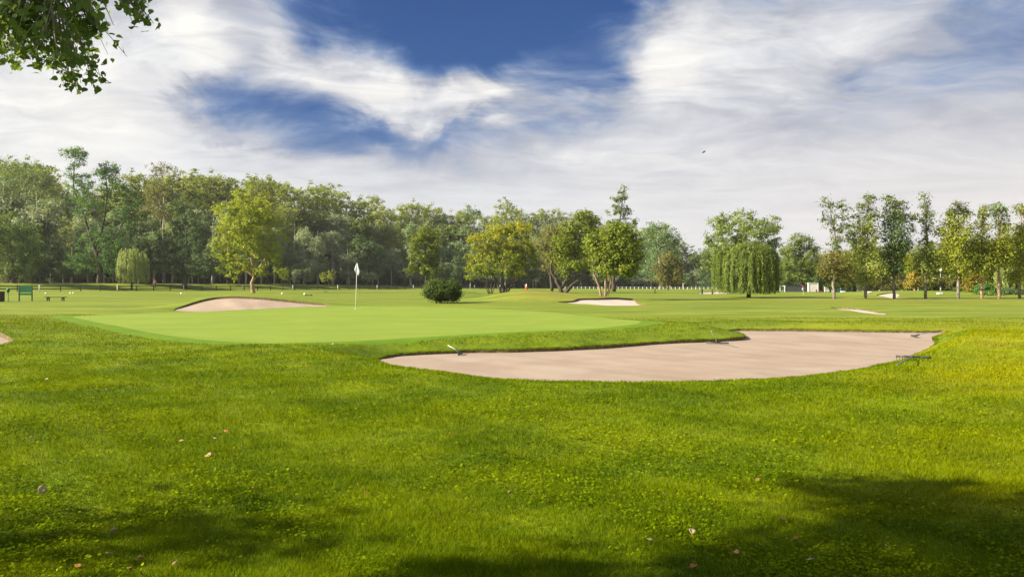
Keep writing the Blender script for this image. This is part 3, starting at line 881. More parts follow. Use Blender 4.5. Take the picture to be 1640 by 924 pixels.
def forest_variants():
    out = {}
    def column(rng, h, w, z0, n=10, fingers=5):
        lobes = []
        for k in range(n):
            t = (k+.5)/n; z = z0+(h-z0)*t*.9
            r = w*(.55+.75*math.sin(math.pi*(.12+.80*t))**.8)*.55*(.8+.4*rng.random())
            lobes.append((rng.normal(0, w*.16), rng.normal(0, w*.16), z, r, r, (h-z0)/n*1.1))
        for k in range(fingers):
            a = rng.random()*6.28; q = w*.36*rng.random()
            lobes.append((q*math.cos(a), q*math.sin(a), h*(.86+.1*rng.random()), w*.12, w*.12, h*.07))
        return lobes
    def dome(rng, h, w, z0, n=13):
        lobes = []
        for k in range(n):
            a = rng.random()*6.28; t = rng.random(); q = w*.42*math.sin(math.pi*(.2+.7*t))*rng.random()**.4
            r = w*(.2+.12*rng.random())
            lobes.append((q*math.cos(a), q*math.sin(a), z0+(h-z0)*(.1+.74*t), r, r, r*.85))
        return lobes
    spec = [('olive_poplar', 'olive', 'grey', 24, 6.5, 6, 'c', 4), ('grey_poplar', 'grey', 'pale', 20, 9.0, 2.5, 'd', 3), ('silver_poplar', 'silver', 'pale', 18, 9.5, 1.5, 'd', 3),
            ('dark_tree', 'dark', 'dark', 12, 9.0, 1.0, 'd', 2), ('green_tree', 'green', 'dark', 14, 8.5, 1.5, 'd', 2), ('golden_poplar', 'lime', 'grey', 16, 5.5, 2.0, 'c', 2),
            ('brown_tree', 'brown', 'dark', 12, 8, 1.5, 'd', 2), ('shrub', 'dark', 'dark', 4.5, 9, -.3, 'd', 3)]
    for name, lk, bk, h, w, z0, shape, cnt in spec:
        out[name] = []
        for v in range(cnt):
            _seed[0] += 1; rng = np.random.default_rng(_seed[0])
            lob = column(rng, h, w, z0) if shape == 'c' else dome(rng, h, w, z0)
            lean = rng.normal(0, .4, 2)
            st = [([(0, 0, -.5), (lean[0]*.2, lean[1]*.2, h*.3), (lean[0]*.6, lean[1]*.6, h*.6), (lean[0], lean[1], h*.93)], [h*.014, h*.011, h*.007, .03])]
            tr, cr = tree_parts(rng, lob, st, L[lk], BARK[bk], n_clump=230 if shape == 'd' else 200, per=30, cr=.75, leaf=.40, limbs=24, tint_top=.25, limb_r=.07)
            out[name].append((tr, cr, h))
    return out

def where(px):
    for lim, s in ((95, 'at the left end of the wood'), (200, 'behind the green board and bench'), (330, 'behind the dark round trees'), (460, 'behind the lone yellow-green tree'), (540, 'between lone tree and flag'),
                   (640, 'behind the white flag'), (730, 'behind the round bush'), (870, 'behind the broad yellow tree'), (945, 'behind the leaning dark-stemmed tree'), (1035, 'behind the three-stemmed tree'),
                   (1130, 'left of the large weeping willow'), (1255, 'behind the large weeping willow'), (1345, 'behind the red flag and white wall'), (1450, 'behind the courts'), (1545, 'behind the floodlights')):
        if px < lim: return s
    return 'at the right end of the courts'

def build_forest():
    var = forest_variants()
    rng = np.random.default_rng(42)
    looks = dict(olive_poplar='tall olive-topped poplar in the back row', grey_poplar='grey-green poplar in the middle of the wood', silver_poplar='silvery poplar with pale leaves at the wood edge', dark_tree='low dark tree in the shade of the wood',
                 green_tree='bushy green tree at the wood edge', golden_poplar='slim yellow-green poplar', brown_tree='brownish-green rounded tree', shrub='dark shrub closing the shady foot of the wood')
    def plant(kind, px, Y, top):
        kind = str(kind)
        tr, cr, h = var[kind][rng.integers(len(var[kind]))]
        b = base_at(px, Y); b.z -= .1
        k = (at(px, top, Y).z-b.z)/h
        t = put_tree(kind, f"{looks[kind]} {where(px)}", 'shrub' if kind == 'shrub' else 'tree', b, tr, cr, f"{looks[kind].split(' in ')[0].split(' with ')[0].split(' at ')[0]}s of the wood")
        wk = k*(.85+.4*rng.random()); wk = max(wk, .62)
        t.scale = (wk, wk, k); t.rotation_euler[2] = rng.random()*6.28
    # back row: the tops that make the skyline
    px = -70.0
    while px < 1270:
        Y = np.interp(px, [0, 300, 470, 700, 1100], [192, 214, 238, 280, 330])+rng.normal(0, 8)
        top = edge(px)+rng.normal(4, 7)
        plant('olive_poplar' if rng.random() < .82 else 'grey_poplar', px, Y, top)
        px += rng.uniform(10, 16)
    # middle row
    px = -60.0
    while px < 1250:
        Y = np.interp(px, [0, 300, 470, 700, 1100], [172, 194, 216, 258, 305])+rng.normal(0, 6)
        e_ = edge(px); top = e_+(458-e_)*rng.uniform(.18, .38)
        plant(rng.choice(['grey_poplar', 'silver_poplar', 'olive_poplar', 'green_tree'], p=[.45, .25, .2, .10]), px, Y, top)
        px += rng.uniform(16, 25)
    # front row, silvery behind the flag, dark elsewhere
    px = -40.0
    while px < 1330:
        Y = np.interp(px, [0, 300, 470, 700, 1100, 1300], [156, 178, 199, 238, 270, 210])+rng.normal(0, 4)
        e_ = edge(px); top = e_+(458-e_)*rng.uniform(.38, .62)
        k = 'silver_poplar' if 470 < px < 660 and rng.random() < .55 else rng.choice(['grey_poplar', 'dark_tree', 'silver_poplar'], p=[.48, .28, .24])
        plant(k, px, Y, top)
        px += rng.uniform(20, 32)
    # undergrowth trees that close the wood at the ground
    px = -50.0
    while px < 1330:
        Y = np.interp(px, [0, 300, 470, 700, 1100, 1300], [182, 204, 226, 268, 315, 230])+rng.normal(0, 5)
        plant('dark_tree', px, Y, 458-rng.uniform(38, 62))
        px += rng.uniform(26, 38)
    # behind the courts and the row of poplars on the right
    px = 1255.0
    while px < 1720:
        Y = 165+rng.normal(0, 6)
        plant(rng.choice(['dark_tree', 'green_tree', 'grey_poplar'], p=[.6, .25, .15]), px, Y, edge(px)+rng.uniform(2, 26))
        px += rng.uniform(20, 30)
    for row, (x0, x1, off) in enumerate(((-60, 1340, 24), (-50, 1340, 44), (1240, 1740, 0), (1230, 1740, 14))):
        px = float(x0)
        while px < x1:
            Y = np.interp(px, [0, 300, 470, 700, 1100, 1300], [162, 184, 206, 246, 285, 205])+off if row < 2 else 172+off
            b = base_at(px, Y)
            plant('shrub', px, Y, 448-(b.z+rng.uniform(3.6, 5.2)-EYE)/Y*F)
            px += rng.uniform(20, 30)*200/Y
    px = 1465.0
    while px < 1720:
        plant('golden_poplar', px, 106+rng.normal(0, 3), rng.uniform(362, 415))
        px += rng.uniform(15, 24)
    px = 1330.0
    while px < 1720:
        plant(rng.choice(['golden_poplar', 'brown_tree', 'dark_tree'], p=[.5, .32, .18]), px, 125+rng.normal(0, 5), rng.uniform(388, 424) if px < 1480 else rng.uniform(370, 412))
        px += rng.uniform(17, 26)
build_forest()

def build_heroes():
    hero('broadleaf_tree', 'wide dark green tree cut by the left picture edge', (18, 459), 140, [(5, 368, 40, 34), (42, 385, 32, 30), (-30, 385, 50, 50), (20, 410, 50, 30), (58, 415, 18, 24), (30, 435, 42, 18)],
         [[(22, 459, .45), (20, 425, .35), (15, 380, .15)]], 'green', 'dark', n_clump=300, per=42, cr=.7, leaf=.30, tint_top=.35, tint_shift=-.12)
    hero('poplar_tree', 'tall grey-green poplar with pale limbs rising at the left end of the wood', (30, 459), 172, [(20, 278, 42, 30), (58, 282, 26, 30), (0, 320, 55, 50), (52, 320, 36, 36), (78, 300, 14, 28), (30, 360, 50, 30)],
         [[(10, 459, .4), (8, 380, .3), (5, 300, .12)], [(40, 459, .38), (38, 380, .28), (45, 320, .2), (60, 275, .06)], [(30, 459, .3), (28, 350, .22), (40, 290, .06)]], 'grey', 'pale', n_clump=330, per=36, cr=.85, leaf=.34, tint_top=.2, tint_shift=.05)
    hero('broadleaf_tree', 'tall bright green tree with separate tufts above the willow', (160, 459), 156,
         [(122, 246, 23, 11), (122, 246, 20, 9), (128, 262, 14, 9), (115, 284, 14, 14), (115, 284, 12, 12), (132, 296, 22, 18), (132, 296, 22, 18), (166, 274, 18, 18), (166, 276, 16, 16), (182, 268, 11, 10), (184, 298, 24, 20), (184, 298, 24, 20), (150, 330, 34, 20), (205, 345, 26, 40), (148, 378, 36, 26), (185, 395, 38, 40), (130, 415, 28, 26), (214, 322, 18, 22), (170, 430, 40, 18)],
         [[(160, 459, .42), (158, 420, .38), (150, 395, .32), (136, 350, .22), (118, 300, .13), (121, 245, .05)], [(152, 395, .28), (165, 360, .2), (172, 310, .12), (168, 270, .05)], [(158, 410, .25), (185, 380, .18), (205, 340, .08)]],
         'vivid', 'dark', n_clump=600, per=34, cr=.66, leaf=.28, tint_top=.25)
    willow('small pale green weeping willow behind the left fence', (211, 458), 146, 396, 26, 453, 'palewillow', n=300, seed=3, lw=.07, width=1.1)
    hero('oak_tree', 'dark bushy tree right of the small pale willow', (238, 457), 158, [(243, 408, 34, 24), (226, 396, 22, 26), (262, 395, 24, 28), (236, 424, 28, 12)],
         [[(238, 458, .4), (240, 430, .34), (240, 395, .15)]], 'dark', 'dark', n_clump=260, per=42, cr=.62, leaf=.28, tint_top=.3)
    hero('oak_tree', 'tall dark blue-green tree left of the lone yellow-green tree', (297, 461), 157, [(288, 336, 20, 22), (306, 352, 24, 28), (280, 365, 18, 22), (302, 388, 34, 30), (322, 415, 24, 30), (284, 420, 32, 26), (302, 434, 40, 16), (316, 372, 18, 20)],
         [[(296, 461, .42), (298, 430, .36), (300, 390, .25), (296, 340, .08)]], 'dark', 'dark', n_clump=420, per=40, cr=.62, leaf=.28, tint_top=.3)
    hero('birch_tree', 'thin-crowned birch with white trunk and rusty top above the dark trees', (263, 459), 186, [(262, 272, 28, 10), (250, 285, 14, 12), (280, 285, 16, 12), (260, 310, 28, 26), (248, 338, 24, 22), (272, 345, 18, 20)],
         [[(263, 459, .3), (261, 380, .24), (263, 330, .18), (259, 270, .05)]], 'brown', 'pale', n_clump=170, per=28, cr=.7, leaf=.30)
    hero('plane_tree', 'lone yellow-green tree standing in front of the fence', (405, 469.5), None,
         [(400, 316, 28, 22), (382, 342, 36, 26), (424, 345, 32, 28), (362, 378, 28, 24), (432, 388, 26, 26), (400, 392, 44, 28), (358, 412, 20, 12), (385, 426, 34, 12), (436, 418, 18, 18), (345, 395, 12, 12), (350, 430, 9, 7), (446, 436, 10, 7), (372, 438, 14, 8), (420, 434, 20, 10), (400, 362, 44, 24)],
         [[(405, 470, .25), (404, 457, .21), (405, 440, .19), (403, 405, .16), (400, 350, .1), (402, 310, .03)], [(405, 442, .16), (385, 425, .11), (362, 405, .05)], [(406, 440, .15), (425, 415, .1), (438, 385, .04)]],
         'lime', 'warm', n_clump=560, per=32, cr=.48, leaf=.24, tint_top=.15, limbs=40, tint_shift=.08)
    hero('young_tree', 'upright green tree with a yellow patch behind the round bush', (684, 462), 112, [(680, 372, 14, 12), (668, 390, 14, 18), (693, 386, 15, 20), (676, 412, 24, 20), (700, 412, 11, 18), (662, 428, 12, 12), (690, 432, 20, 12)],
         [[(684, 462, .14), (682, 430, .12), (680, 370, .03)]], 'lime', 'dark', n_clump=230, per=32, cr=.42, leaf=.22, tint_shift=-.2, tint_top=.1)
    hero('field_maple', 'broad yellow-topped tree with several dark stems behind the grass mound', (803, 467), 100,
         [(798, 366, 26, 14), (828, 368, 26, 14), (772, 384, 26, 18), (806, 392, 46, 24), (846, 390, 17, 24), (762, 412, 20, 20), (800, 418, 48, 20), (838, 416, 24, 20), (756, 430, 12, 9), (820, 436, 28, 8), (780, 436, 20, 8)],
         [[(806, 468, .2), (805, 445, .17), (800, 410, .1), (796, 375, .03)], [(808, 468, .16), (818, 442, .13), (834, 405, .05)], [(803, 468, .15), (793, 445, .12), (772, 405, .05)], [(812, 468, .1), (825, 445, .07), (842, 415, .03)]],
         'yellow', 'dark', n_clump=430, per=34, cr=.44, leaf=.22, tint_top=.7, limbs=36, tint_shift=.14)
    hero('field_maple', 'slender many-stemmed yellow-green tree at the left of the broad yellow tree', (782, 466), 92, [(768, 432, 14, 9), (785, 436, 14, 7), (756, 442, 8, 6)],
         [[(784, 466, .06), (779, 450, .05), (770, 432, .02)], [(786, 466, .06), (788, 448, .05), (790, 430, .02)], [(788, 466, .05), (794, 450, .04), (798, 436, .02)], [(783, 466, .05), (774, 452, .03), (764, 440, .01)]], 'lime', 'dark', n_clump=60, per=26, cr=.38, leaf=.2)
    hero('broadleaf_tree', 'hazy brownish-yellow tree between the broad yellow tree and the leaning tree', (884, 465), 122, [(884, 374, 20, 13), (878, 396, 24, 24), (902, 388, 16, 20), (886, 422, 24, 16)],
         [[(884, 465, .2), (882, 430, .16), (884, 375, .04)]], 'brown', 'dark', n_clump=200, per=34, cr=.55, leaf=.24, tint_shift=.15, tint_top=.3)
    hero('leaning_tree', 'green tree with two dark stems forking low and a shaded crown', (902, 470), 95,
         [(935, 350, 18, 14), (914, 366, 20, 16), (946, 368, 16, 24), (904, 388, 24, 18), (930, 398, 26, 20), (894, 410, 15, 14), (944, 412, 16, 16), (916, 424, 22, 9), (908, 440, 8, 6)],
         [[(899, 470, .26), (892, 450, .2), (882, 432, .12), (890, 400, .05)], [(903, 470, .24), (918, 455, .18), (940, 440, .13), (950, 410, .05)], [(900, 460, .14), (915, 430, .1), (930, 380, .04)]],
         'lime', 'dark', n_clump=340, per=32, cr=.47, leaf=.24, limbs=30, tint_shift=-.17)
    hero('three_stem_tree', 'round green tree on three bare orange-brown stems beside the pale bunker', (968, 474.5), None,
         [(985, 372, 32, 16), (962, 390, 26, 20), (1006, 392, 24, 24), (948, 392, 14, 16), (985, 404, 36, 22), (1012, 422, 18, 20), (960, 416, 18, 12), (985, 430, 36, 12), (1008, 436, 12, 6)],
         [[(964, 475, .085), (959, 458, .075), (952, 440, .07), (946, 410, .03)], [(968, 475, .085), (970, 455, .075), (969, 430, .06), (975, 385, .03)], [(972, 475, .085), (977, 458, .075), (981, 438, .065), (1000, 400, .03)]],
         'lime', 'warm', n_clump=430, per=34, cr=.38, leaf=.19, limbs=36, tint_shift=-.22, tint_top=.1)
    hero('poplar_tree', 'tall thin see-through poplar rising above the three-stemmed tree', (984, 466), 118, [(998, 302, 11, 9), (1002, 314, 8, 8), (990, 320, 10, 9), (984, 338, 14, 12), (1002, 342, 16, 16), (1018, 352, 10, 8), (995, 366, 26, 12), (976, 358, 10, 10), (1005, 400, 24, 25)],
         [[(983, 466, .28), (984, 430, .22), (990, 370, .12), (1000, 300, .03)]], 'green', 'dark', n_clump=125, per=24, cr=.5, leaf=.27, tint_shift=.15)
    hero('poplar_tree', 'pale grey-green poplar with pointed top right of the three-stemmed tree', (1060, 462), 205, [(1048, 364, 18, 14), (1066, 376, 18, 18), (1080, 388, 14, 22), (1042, 390, 24, 26), (1064, 412, 30, 28), (1044, 432, 24, 18)],
         [[(1058, 462, .35), (1056, 420, .25), (1052, 365, .06)]], 'grey', 'pale', n_clump=300, per=36, cr=.85, leaf=.36, tint_top=.3, tint_shift=-.25)
    hero('birch_tree', 'rounded drooping brown-green tree left of the large willow', (1069, 465), 165, [(1070, 416, 18, 13), (1060, 430, 16, 16), (1082, 432, 15, 18), (1070, 446, 26, 11)],
         [[(1069, 465, .2), (1069, 440, .16), (1070, 410, .05)]], 'brown', 'grey', n_clump=210, per=38, cr=.6, leaf=.28, squash=1.3, tint_shift=-.05)
    hero('poplar_tree', 'large round olive poplar rising behind the big weeping willow', (1186, 466), 118,
         [(1150, 356, 20, 14), (1182, 346, 20, 10), (1212, 348, 22, 11), (1236, 362, 14, 16), (1190, 370, 54, 20), (1240, 388, 12, 18), (1140, 388, 16, 16), (1127, 376, 5, 7), (1168, 400, 40, 22), (1215, 400, 36, 20), (1136, 420, 14, 20)],
         [[(1186, 466, .35), (1185, 420, .28), (1186, 350, .05)], [(1185, 430, .2), (1160, 390, .1), (1150, 355, .03)], [(1186, 425, .2), (1212, 390, .1), (1225, 352, .03)]],
         'olive', 'grey', n_clump=430, per=30, cr=.52, leaf=.27, tint_top=.3, tint_shift=-.28)
    willow('large weeping willow with long curtains on the open fairway', (1199, 477), None, 386, 58, 469, 'willow', n=1000, seed=5, lw=.045)
    hero('broadleaf_tree', 'dark rounded tree right of the large willow above the white wall', (1284, 466), 132, [(1280, 386, 24, 12), (1266, 402, 18, 16), (1298, 398, 14, 16), (1280, 416, 34, 18), (1300, 430, 18, 14), (1264, 434, 18, 14), (1284, 442, 24, 10)],
         [[(1284, 466, .3), (1282, 430, .24), (1280, 385, .05)]], 'olive', 'dark', n_clump=300, per=36, cr=.55, leaf=.25, tint_shift=-.32, tint_top=.2)
    # the row of poplars on the right: thin tops over denser skirts
    G = 'row of poplars on the right'
    def row(px, label, thin, dense, leaf_k, n1, n2, trunk_r=.11, shift=0.0, bark='grey', base=478.5):
        _seed[0] += 1; rng = np.random.default_rng(_seed[0])
        b = on_ground(px, base); Y = b.y; s = Y/F
        def conv(ls):
            r = []
            for cx, cy, rx, ry in ls:
                p = at(cx, cy, Y)-b; r.append((p.x, rng.normal(0, .25)*rx*s, p.z, rx*s, rx*s, ry*s))
            return r
        top = at(px, min(l[1]-l[3]*.6 for l in thin+dense), Y).z-b.z
        st = [([(0, 0, -.1), (rng.normal(0, .03), 0, top*.2), (rng.normal(0, .08), 0, top*.55), (thin[0][0]*s-px*s, 0, top)], [trunk_r*1.15, trunk_r, trunk_r*.6, .015])]
        tr, cr = tree_parts(rng, conv(thin), st, L[leaf_k[0]], BARK[bark], n_clump=int(n1*.8), per=11, cr=.30, leaf=.17, limbs=30, tint_shift=shift, limb_r=.03, shell=.4)
        t = put_tree('poplar_tree', label, 'tree', b, tr, cr, G)
        if dense:
            P, N, ct, C = crown_points(rng, conv(dense), int(n2*.95), 28, .46, .45, .9)
            V, tt = leaf_quads(P, N, .16*(.6+.8*rng.random(len(P))), np.clip(.60+ct+rng.normal(0, .1, len(P)), 0, 1), rng=rng)
            link(bpy.data.objects.new('lower_crown', array_mesh('lower_crown', V, np.arange(len(V)).reshape(-1, 4), L[leaf_k[1]], {'tint': tt})), t)
        return t
    row(1336, 'poplar with a dark heart-shaped top and bare see-through middle', [(1326, 324, 13, 11), (1350, 326, 12, 12), (1318, 345, 10, 14), (1358, 342, 9, 14), (1338, 355, 22, 24), (1340, 385, 18, 24)], [(1335, 418, 26, 18), (1342, 436, 24, 13), (1322, 432, 14, 12)], ('green', 'brown'), 120, 110, shift=-.05)
    row(1386, 'poplar with a small ragged top over a dense yellow-brown crown', [(1392, 318, 11, 8), (1378, 332, 8, 8), (1372, 348, 7, 8), (1398, 342, 12, 16)], [(1384, 362, 18, 18), (1390, 385, 26, 25), (1380, 412, 26, 22), (1396, 430, 22, 20), (1388, 448, 18, 8), (1366, 375, 10, 16)], ('green', 'olive'), 60, 240)
    row(1432, 'fullest dark green poplar of the row, leafy to the top', [(1424, 320, 12, 9), (1446, 326, 10, 10), (1432, 340, 18, 16), (1460, 348, 8, 12), (1462, 362, 6, 8)], [(1430, 356, 18, 18), (1432, 382, 22, 24), (1432, 412, 22, 22), (1432, 432, 18, 14), (1446, 395, 14, 22)], ('green', 'dark'), 120, 230, shift=.12)
    row(1483, 'narrow poplar with a pointed dark tip and thin middle', [(1480, 316, 7, 9), (1480, 330, 10, 9), (1482, 350, 14, 18), (1483, 378, 15, 20)], [(1485, 412, 20, 18), (1483, 432, 17, 14), (1490, 445, 10, 8)], ('green', 'olive'), 100, 120)
    row(1535, 'broad yellowish poplar with a grey-green tip', [(1536, 332, 11, 9), (1524, 342, 9, 8), (1550, 344, 9, 8)], [(1528, 354, 18, 14), (1512, 368, 16, 12), (1538, 380, 24, 22), (1520, 388, 16, 14), (1536, 412, 26, 20), (1534, 436, 22, 14), (1552, 400, 14, 18)], ('green', 'lime'), 60, 260)
    row(1573, 'slim poplar with a thin top and yellow lower crown', [(1573, 334, 8, 9), (1573, 350, 10, 12), (1574, 368, 12, 12)], [(1570, 392, 15, 18), (1576, 415, 17, 18), (1568, 432, 14, 12)], ('olive', 'lime'), 70, 140, bark='warm')
    row(1600, 'poplar with a fan-shaped grey top and narrow yellow crown', [(1600, 332, 15, 8), (1590, 342, 8, 8), (1610, 344, 8, 8), (1600, 358, 10, 14)], [(1610, 362, 10, 14), (1602, 390, 14, 22), (1598, 418, 15, 20), (1612, 405, 10, 22)], ('grey', 'lime'), 70, 150, bark='warm')
    row(1634, 'last poplar of the row, cut by the right picture edge', [(1636, 334, 11, 9), (1644, 346, 10, 10)], [(1640, 368, 14, 16), (1636, 392, 18, 18), (1622, 415, 14, 22), (1642, 420, 18, 26), (1630, 442, 16, 14)], ('olive', 'yellow'), 50, 220, bark='warm')
    willow('yellow-green weeping willow behind the rightmost poplars', (1628, 474), 84, 392, 30, 463, 'palewillow', n=260, seed=9)
    # small trees and shrubs before the courts
    for lab, bx, Y, lob, lk in (
            ('small rusty-orange tree between the two floodlights and the dark poplar', 1463, 88, [(1463, 440, 7, 6), (1464, 450, 10, 8), (1462, 458, 11, 6)], 'gold'),
            ('small dark tree with brown trunk between the floodlights', 1491, 92, [(1490, 448, 12, 8), (1500, 452, 8, 7), (1482, 452, 9, 6)], 'brown'),
            ('rounded brown-green small tree behind the broad yellowish poplar', 1523, 92, [(1524, 447, 12, 8), (1518, 455, 10, 7), (1532, 452, 10, 8)], 'brown'),
            ('golden autumn tree behind the slim poplar', 1560, 86, [(1558, 440, 10, 6), (1552, 450, 9, 8), (1566, 448, 10, 9), (1558, 458, 12, 7)], 'gold'),
            ('small brown-green tree left of the fullest dark poplar', 1408, 96, [(1406, 440, 13, 9), (1414, 450, 12, 8), (1400, 452, 10, 7)], 'brown'),
            ('low brownish tree right behind the fullest dark poplar', 1444, 98, [(1444, 446, 10, 8), (1450, 454, 8, 7), (1438, 455, 8, 6)], 'brown')):
        hero('small_tree', lab, (bx, 470), Y, lob, [[(bx, 470, .10), (bx+1, 460, .09), (lob[0][0], lob[0][1], .03)]], lk, 'warm', n_clump=110, per=28, cr=.35, leaf=.18, limbs=14, tint_top=.3)
    hero('shrub', 'rounded bright green shrub at the foot of the right-hand poplars', (1580, 474), 80, [(1578, 462, 16, 8), (1590, 466, 10, 7), (1568, 467, 9, 6), (1582, 470, 16, 4)], [[(1580, 474, .06), (1580, 466, .03)]], 'vivid', 'dark', cat='shrub', n_clump=150, per=26, cr=.3, leaf=.15, limbs=12, tint_shift=.2)
    hero('shrub', 'dark low shrub behind the weeping yellow willow', (1618, 474), 82, [(1618, 468, 12, 6), (1630, 469, 10, 5), (1606, 470, 8, 5)], [[(1618, 474, .06), (1618, 468, .03)]], 'dark', 'dark', cat='shrub', n_clump=110, per=26, cr=.3, leaf=.15, limbs=12)
    hero('shrub', 'small dark shrub between golden tree and brown small tree', (1542, 471), 95, [(1540, 464, 9, 6), (1532, 466, 7, 5)], [[(1540, 471, .05), (1540, 464, .03)]], 'green', 'dark', cat='shrub', n_clump=80, per=24, cr=.3, leaf=.15, limbs=8, tint_shift=-.2)
    # the round bush
    hero('bush', 'round clipped dark green bush beyond the putting green', (709, 485.5), None, [(708, 464, 30, 16), (692, 468, 16, 13), (726, 468, 15, 14), (708, 472, 28, 11), (700, 456, 18, 9), (720, 457, 16, 9)],
         [[(700, 486, .03), (698, 476, .02), (692, 462, .008)], [(708, 486, .03), (709, 474, .02), (708, 456, .008)], [(716, 486, .03), (719, 474, .02), (726, 460, .008)], [(705, 486, .03), (703, 470, .01)], [(712, 486, .03), (714, 470, .01)]],
         'green', 'dark', cat='bush', n_clump=760, per=26, cr=.21, leaf=.10, limbs=60, shell=.35, tint_shift=-.16, tint_top=.3, limb_r=.015)
    # saplings along the fence
    for k, (lab, bx, Y, lob, lk) in enumerate((
            ('small yellow-green sapling right of the lone tree', 456, 180, [(455, 436, 8, 9), (457, 445, 7, 6)], 'lime'),
            ('grey sapling at the wood edge left of the spiky one', 476, 190, [(476, 438, 7, 8), (475, 447, 7, 5)], 'silver'),
            ('spiky pale sapling at the wood edge left of the flag', 493, 188, [(492, 436, 4, 9), (494, 447, 6, 7), (495, 440, 5, 7)], 'silver'),
            ('pair-crowned yellow-green sapling nearest left of the flag', 526, 192, [(519, 443, 7, 9), (530, 440, 6, 9)], 'lime'),
            ('umbrella-shaped grey-green small tree just right of the flag', 588, 206, [(584, 438, 12, 5), (598, 442, 10, 6), (588, 446, 14, 5)], 'silver'))):
        hero('sapling', lab, (bx, 463), Y, lob, [[(bx, 463, .06), (bx, 452, .05), (lob[0][0], lob[0][1], .02)]], lk, 'grey', n_clump=60, per=24, cr=.4, leaf=.24, limbs=8)
build_heroes()

# ------------------------------------------------------------------ the tree whose branch hangs into the picture
def near_tree():
    rng = np.random.default_rng(5)
    base = Vector((-8.6, -1.2, hg(-8.6, -1.2)))
    t = thing('poplar_tree', 'leafy poplar branch hanging into the top left corner', 'tree', base)
    mb = MB()
    mb.tube(smooth_open([(0, 0, -.1), (.1, .1, 2.2), (.3, .3, 5), (.5, .2, 9), (.4, 0, 13)], 4), np.interp(np.linspace(0, 1, 17), [0, .25, .6, 1], [.42, .33, .22, .05]), 12)
    Ps, Ns, Ss, Ts = [], [], [], []
    # visible sprays: photograph position, spread, distance
    sprays = [(10, 20, 38, 34, 311), (52, 22, 34, 28, 244), (22, 70, 28, 24, 170), (95, 15, 30, 16, 125), (60, 64, 20, 16, 118), (6, 88, 16, 12, 97), (106, 60, 18, 16, 140), (92, 92, 16, 18, 129), (116, 120, 12, 15, 118), (60, 98, 12, 12, 64), (112, 136, 8, 6, 43),
              (138, 18, 10, 18, 75), (146, 50, 12, 12, 86), (164, 62, 12, 8, 54), (140, 102, 10, 7, 43), (216, 12, 18, 9, 86), (232, 34, 11, 9, 64), (196, 8, 10, 7, 25), (-30, 20, 36, 50, 222), (125, -14, 60, 14, 129), (30, -30, 60, 22, 178)]
    hub = at(60, -120, 4.5)-base
    for cx, cy, rx, ry, n in sprays:
        Yd = 4.6+rng.normal(0, .22)
        c = at(cx, cy, Yd)-base
        limb = smooth_open([(.3, .3, 4.6), (hub.x*.6, hub.y*.7, hub.z+.25), (hub.x, hub.y, hub.z), ((hub.x+c.x)/2, (hub.y+c.y)/2, (hub.z+c.z)/2+.08), tuple(c)], 4)
        mb.tube(limb, np.interp(np.linspace(0, 1, len(limb)), [0, .4, .7, 1], [.06, .02, .007, .003]), 6)
        s = Yd/F
        m = max(3, n//8)
        cc = np.array(c)+np.c_[rng.normal(0, .62, m)*rx*s, rng.normal(0, .2, m), rng.normal(0, .62, m)*ry*s]
        for q in cc:
            j = limb[rng.integers(int(len(limb)*.75), len(limb))]
            tw = stem_curve(rng, j, q, .1, 4); mb.tube(tw, [.003, .0025, .002, .0015], 4)
            k = 8
            f = rng.random(k)[:, None]
            P = tw[1]+(tw[-1]-tw[1])*(f*1.1)+rng.normal(0, .02, (k, 3))
            Ps.append(P); Ns.append(rng.normal(0, .6, (k, 3))+np.array([-.2, -.45, .35])); Ss.append((.043*(.65+.6*rng.random(k))))
            T = rng.normal(0, .5, (k, 3)); T[:, 2] -= .9; Ts.append(T)
    P, N, s, T = np.vstack(Ps), np.vstack(Ns), np.concatenate(Ss), np.vstack(Ts)
    N /= np.linalg.norm(N, axis=1)[:, None]; T -= N*(T*N).sum(1)[:, None]; T /= np.linalg.norm(T, axis=1)[:, None]; B = np.cross(N, T)
    # heart-shaped poplar leaf, tip along T
    outline = [(-.42, 0), (-.46, .22), (-.26, .46), (.05, .40), (.30, .17), (.62, 0), (.30, -.17), (.05, -.40), (-.26, -.46), (-.46, -.22)]
    V = np.stack([P+(T*a+B*b*.95-N*abs(b)*.18)*s[:, None] for a, b in outline], 1)
    tint = np.clip(rng.normal(.42, .2, len(P)), 0, 1)
    link(bpy.data.objects.new('leaf_sprays', array_mesh('leaf_sprays', V.reshape(-1, 3), np.arange(len(P)*10).reshape(-1, 10), L['near'], {'tint': np.repeat(tint, 10)})), t)
    lob = []  # unseen crown: lobes shaped so their shadows fall on the foreground grass
    for sx, sy, z, rx, ry, rz in ((6.2, 3.4, 6.6, 1.6, 2.2, 1.3), (2.4, 2.9, 5.3, 1.5, 2.0, 1.0), (2.2, 3.8, 5.4, 1.0, 1.0, .6), (3.7, 4.6, 6.0, 1.0, 1.1, .6), (1.4, 4.3, 4.9, .7, .45, .4), (2.4, 4.8, 5.3, .7, .55, .45), (3.3, 5.5, 5.8, .8, .7, .5), (3.0, 4.8, 5.9, .8, .7, .5), (.2, 4.2, 4.5, .7, .4, .35), (.6, 3.9, 4.6, .9, .8, .5), (-1.2, 3.2, 4.0, 1.2, 1.5, .7), (9.5, 4.0, 8.2, 2.0, 2.4, 1.4), (12, 3.5, 9.6, 1.8, 2.2, 1.5), (-2.3, 4.9, 3.5, .8, .55, .35), (13, 2, 10.5, 1.6, 1.6, 1.4)):
        k = z/math.tan(SUN_EL)
        lob.append((sx+math.sin(SUN_AZ)*k-base.x, sy+math.cos(SUN_AZ)*k-base.y, z, rx, ry, rz))
    tr, cr = tree_parts(rng, lob, [], L['near'], BARK['grey'], n_clump=480, per=50, cr=.55, leaf=.15)
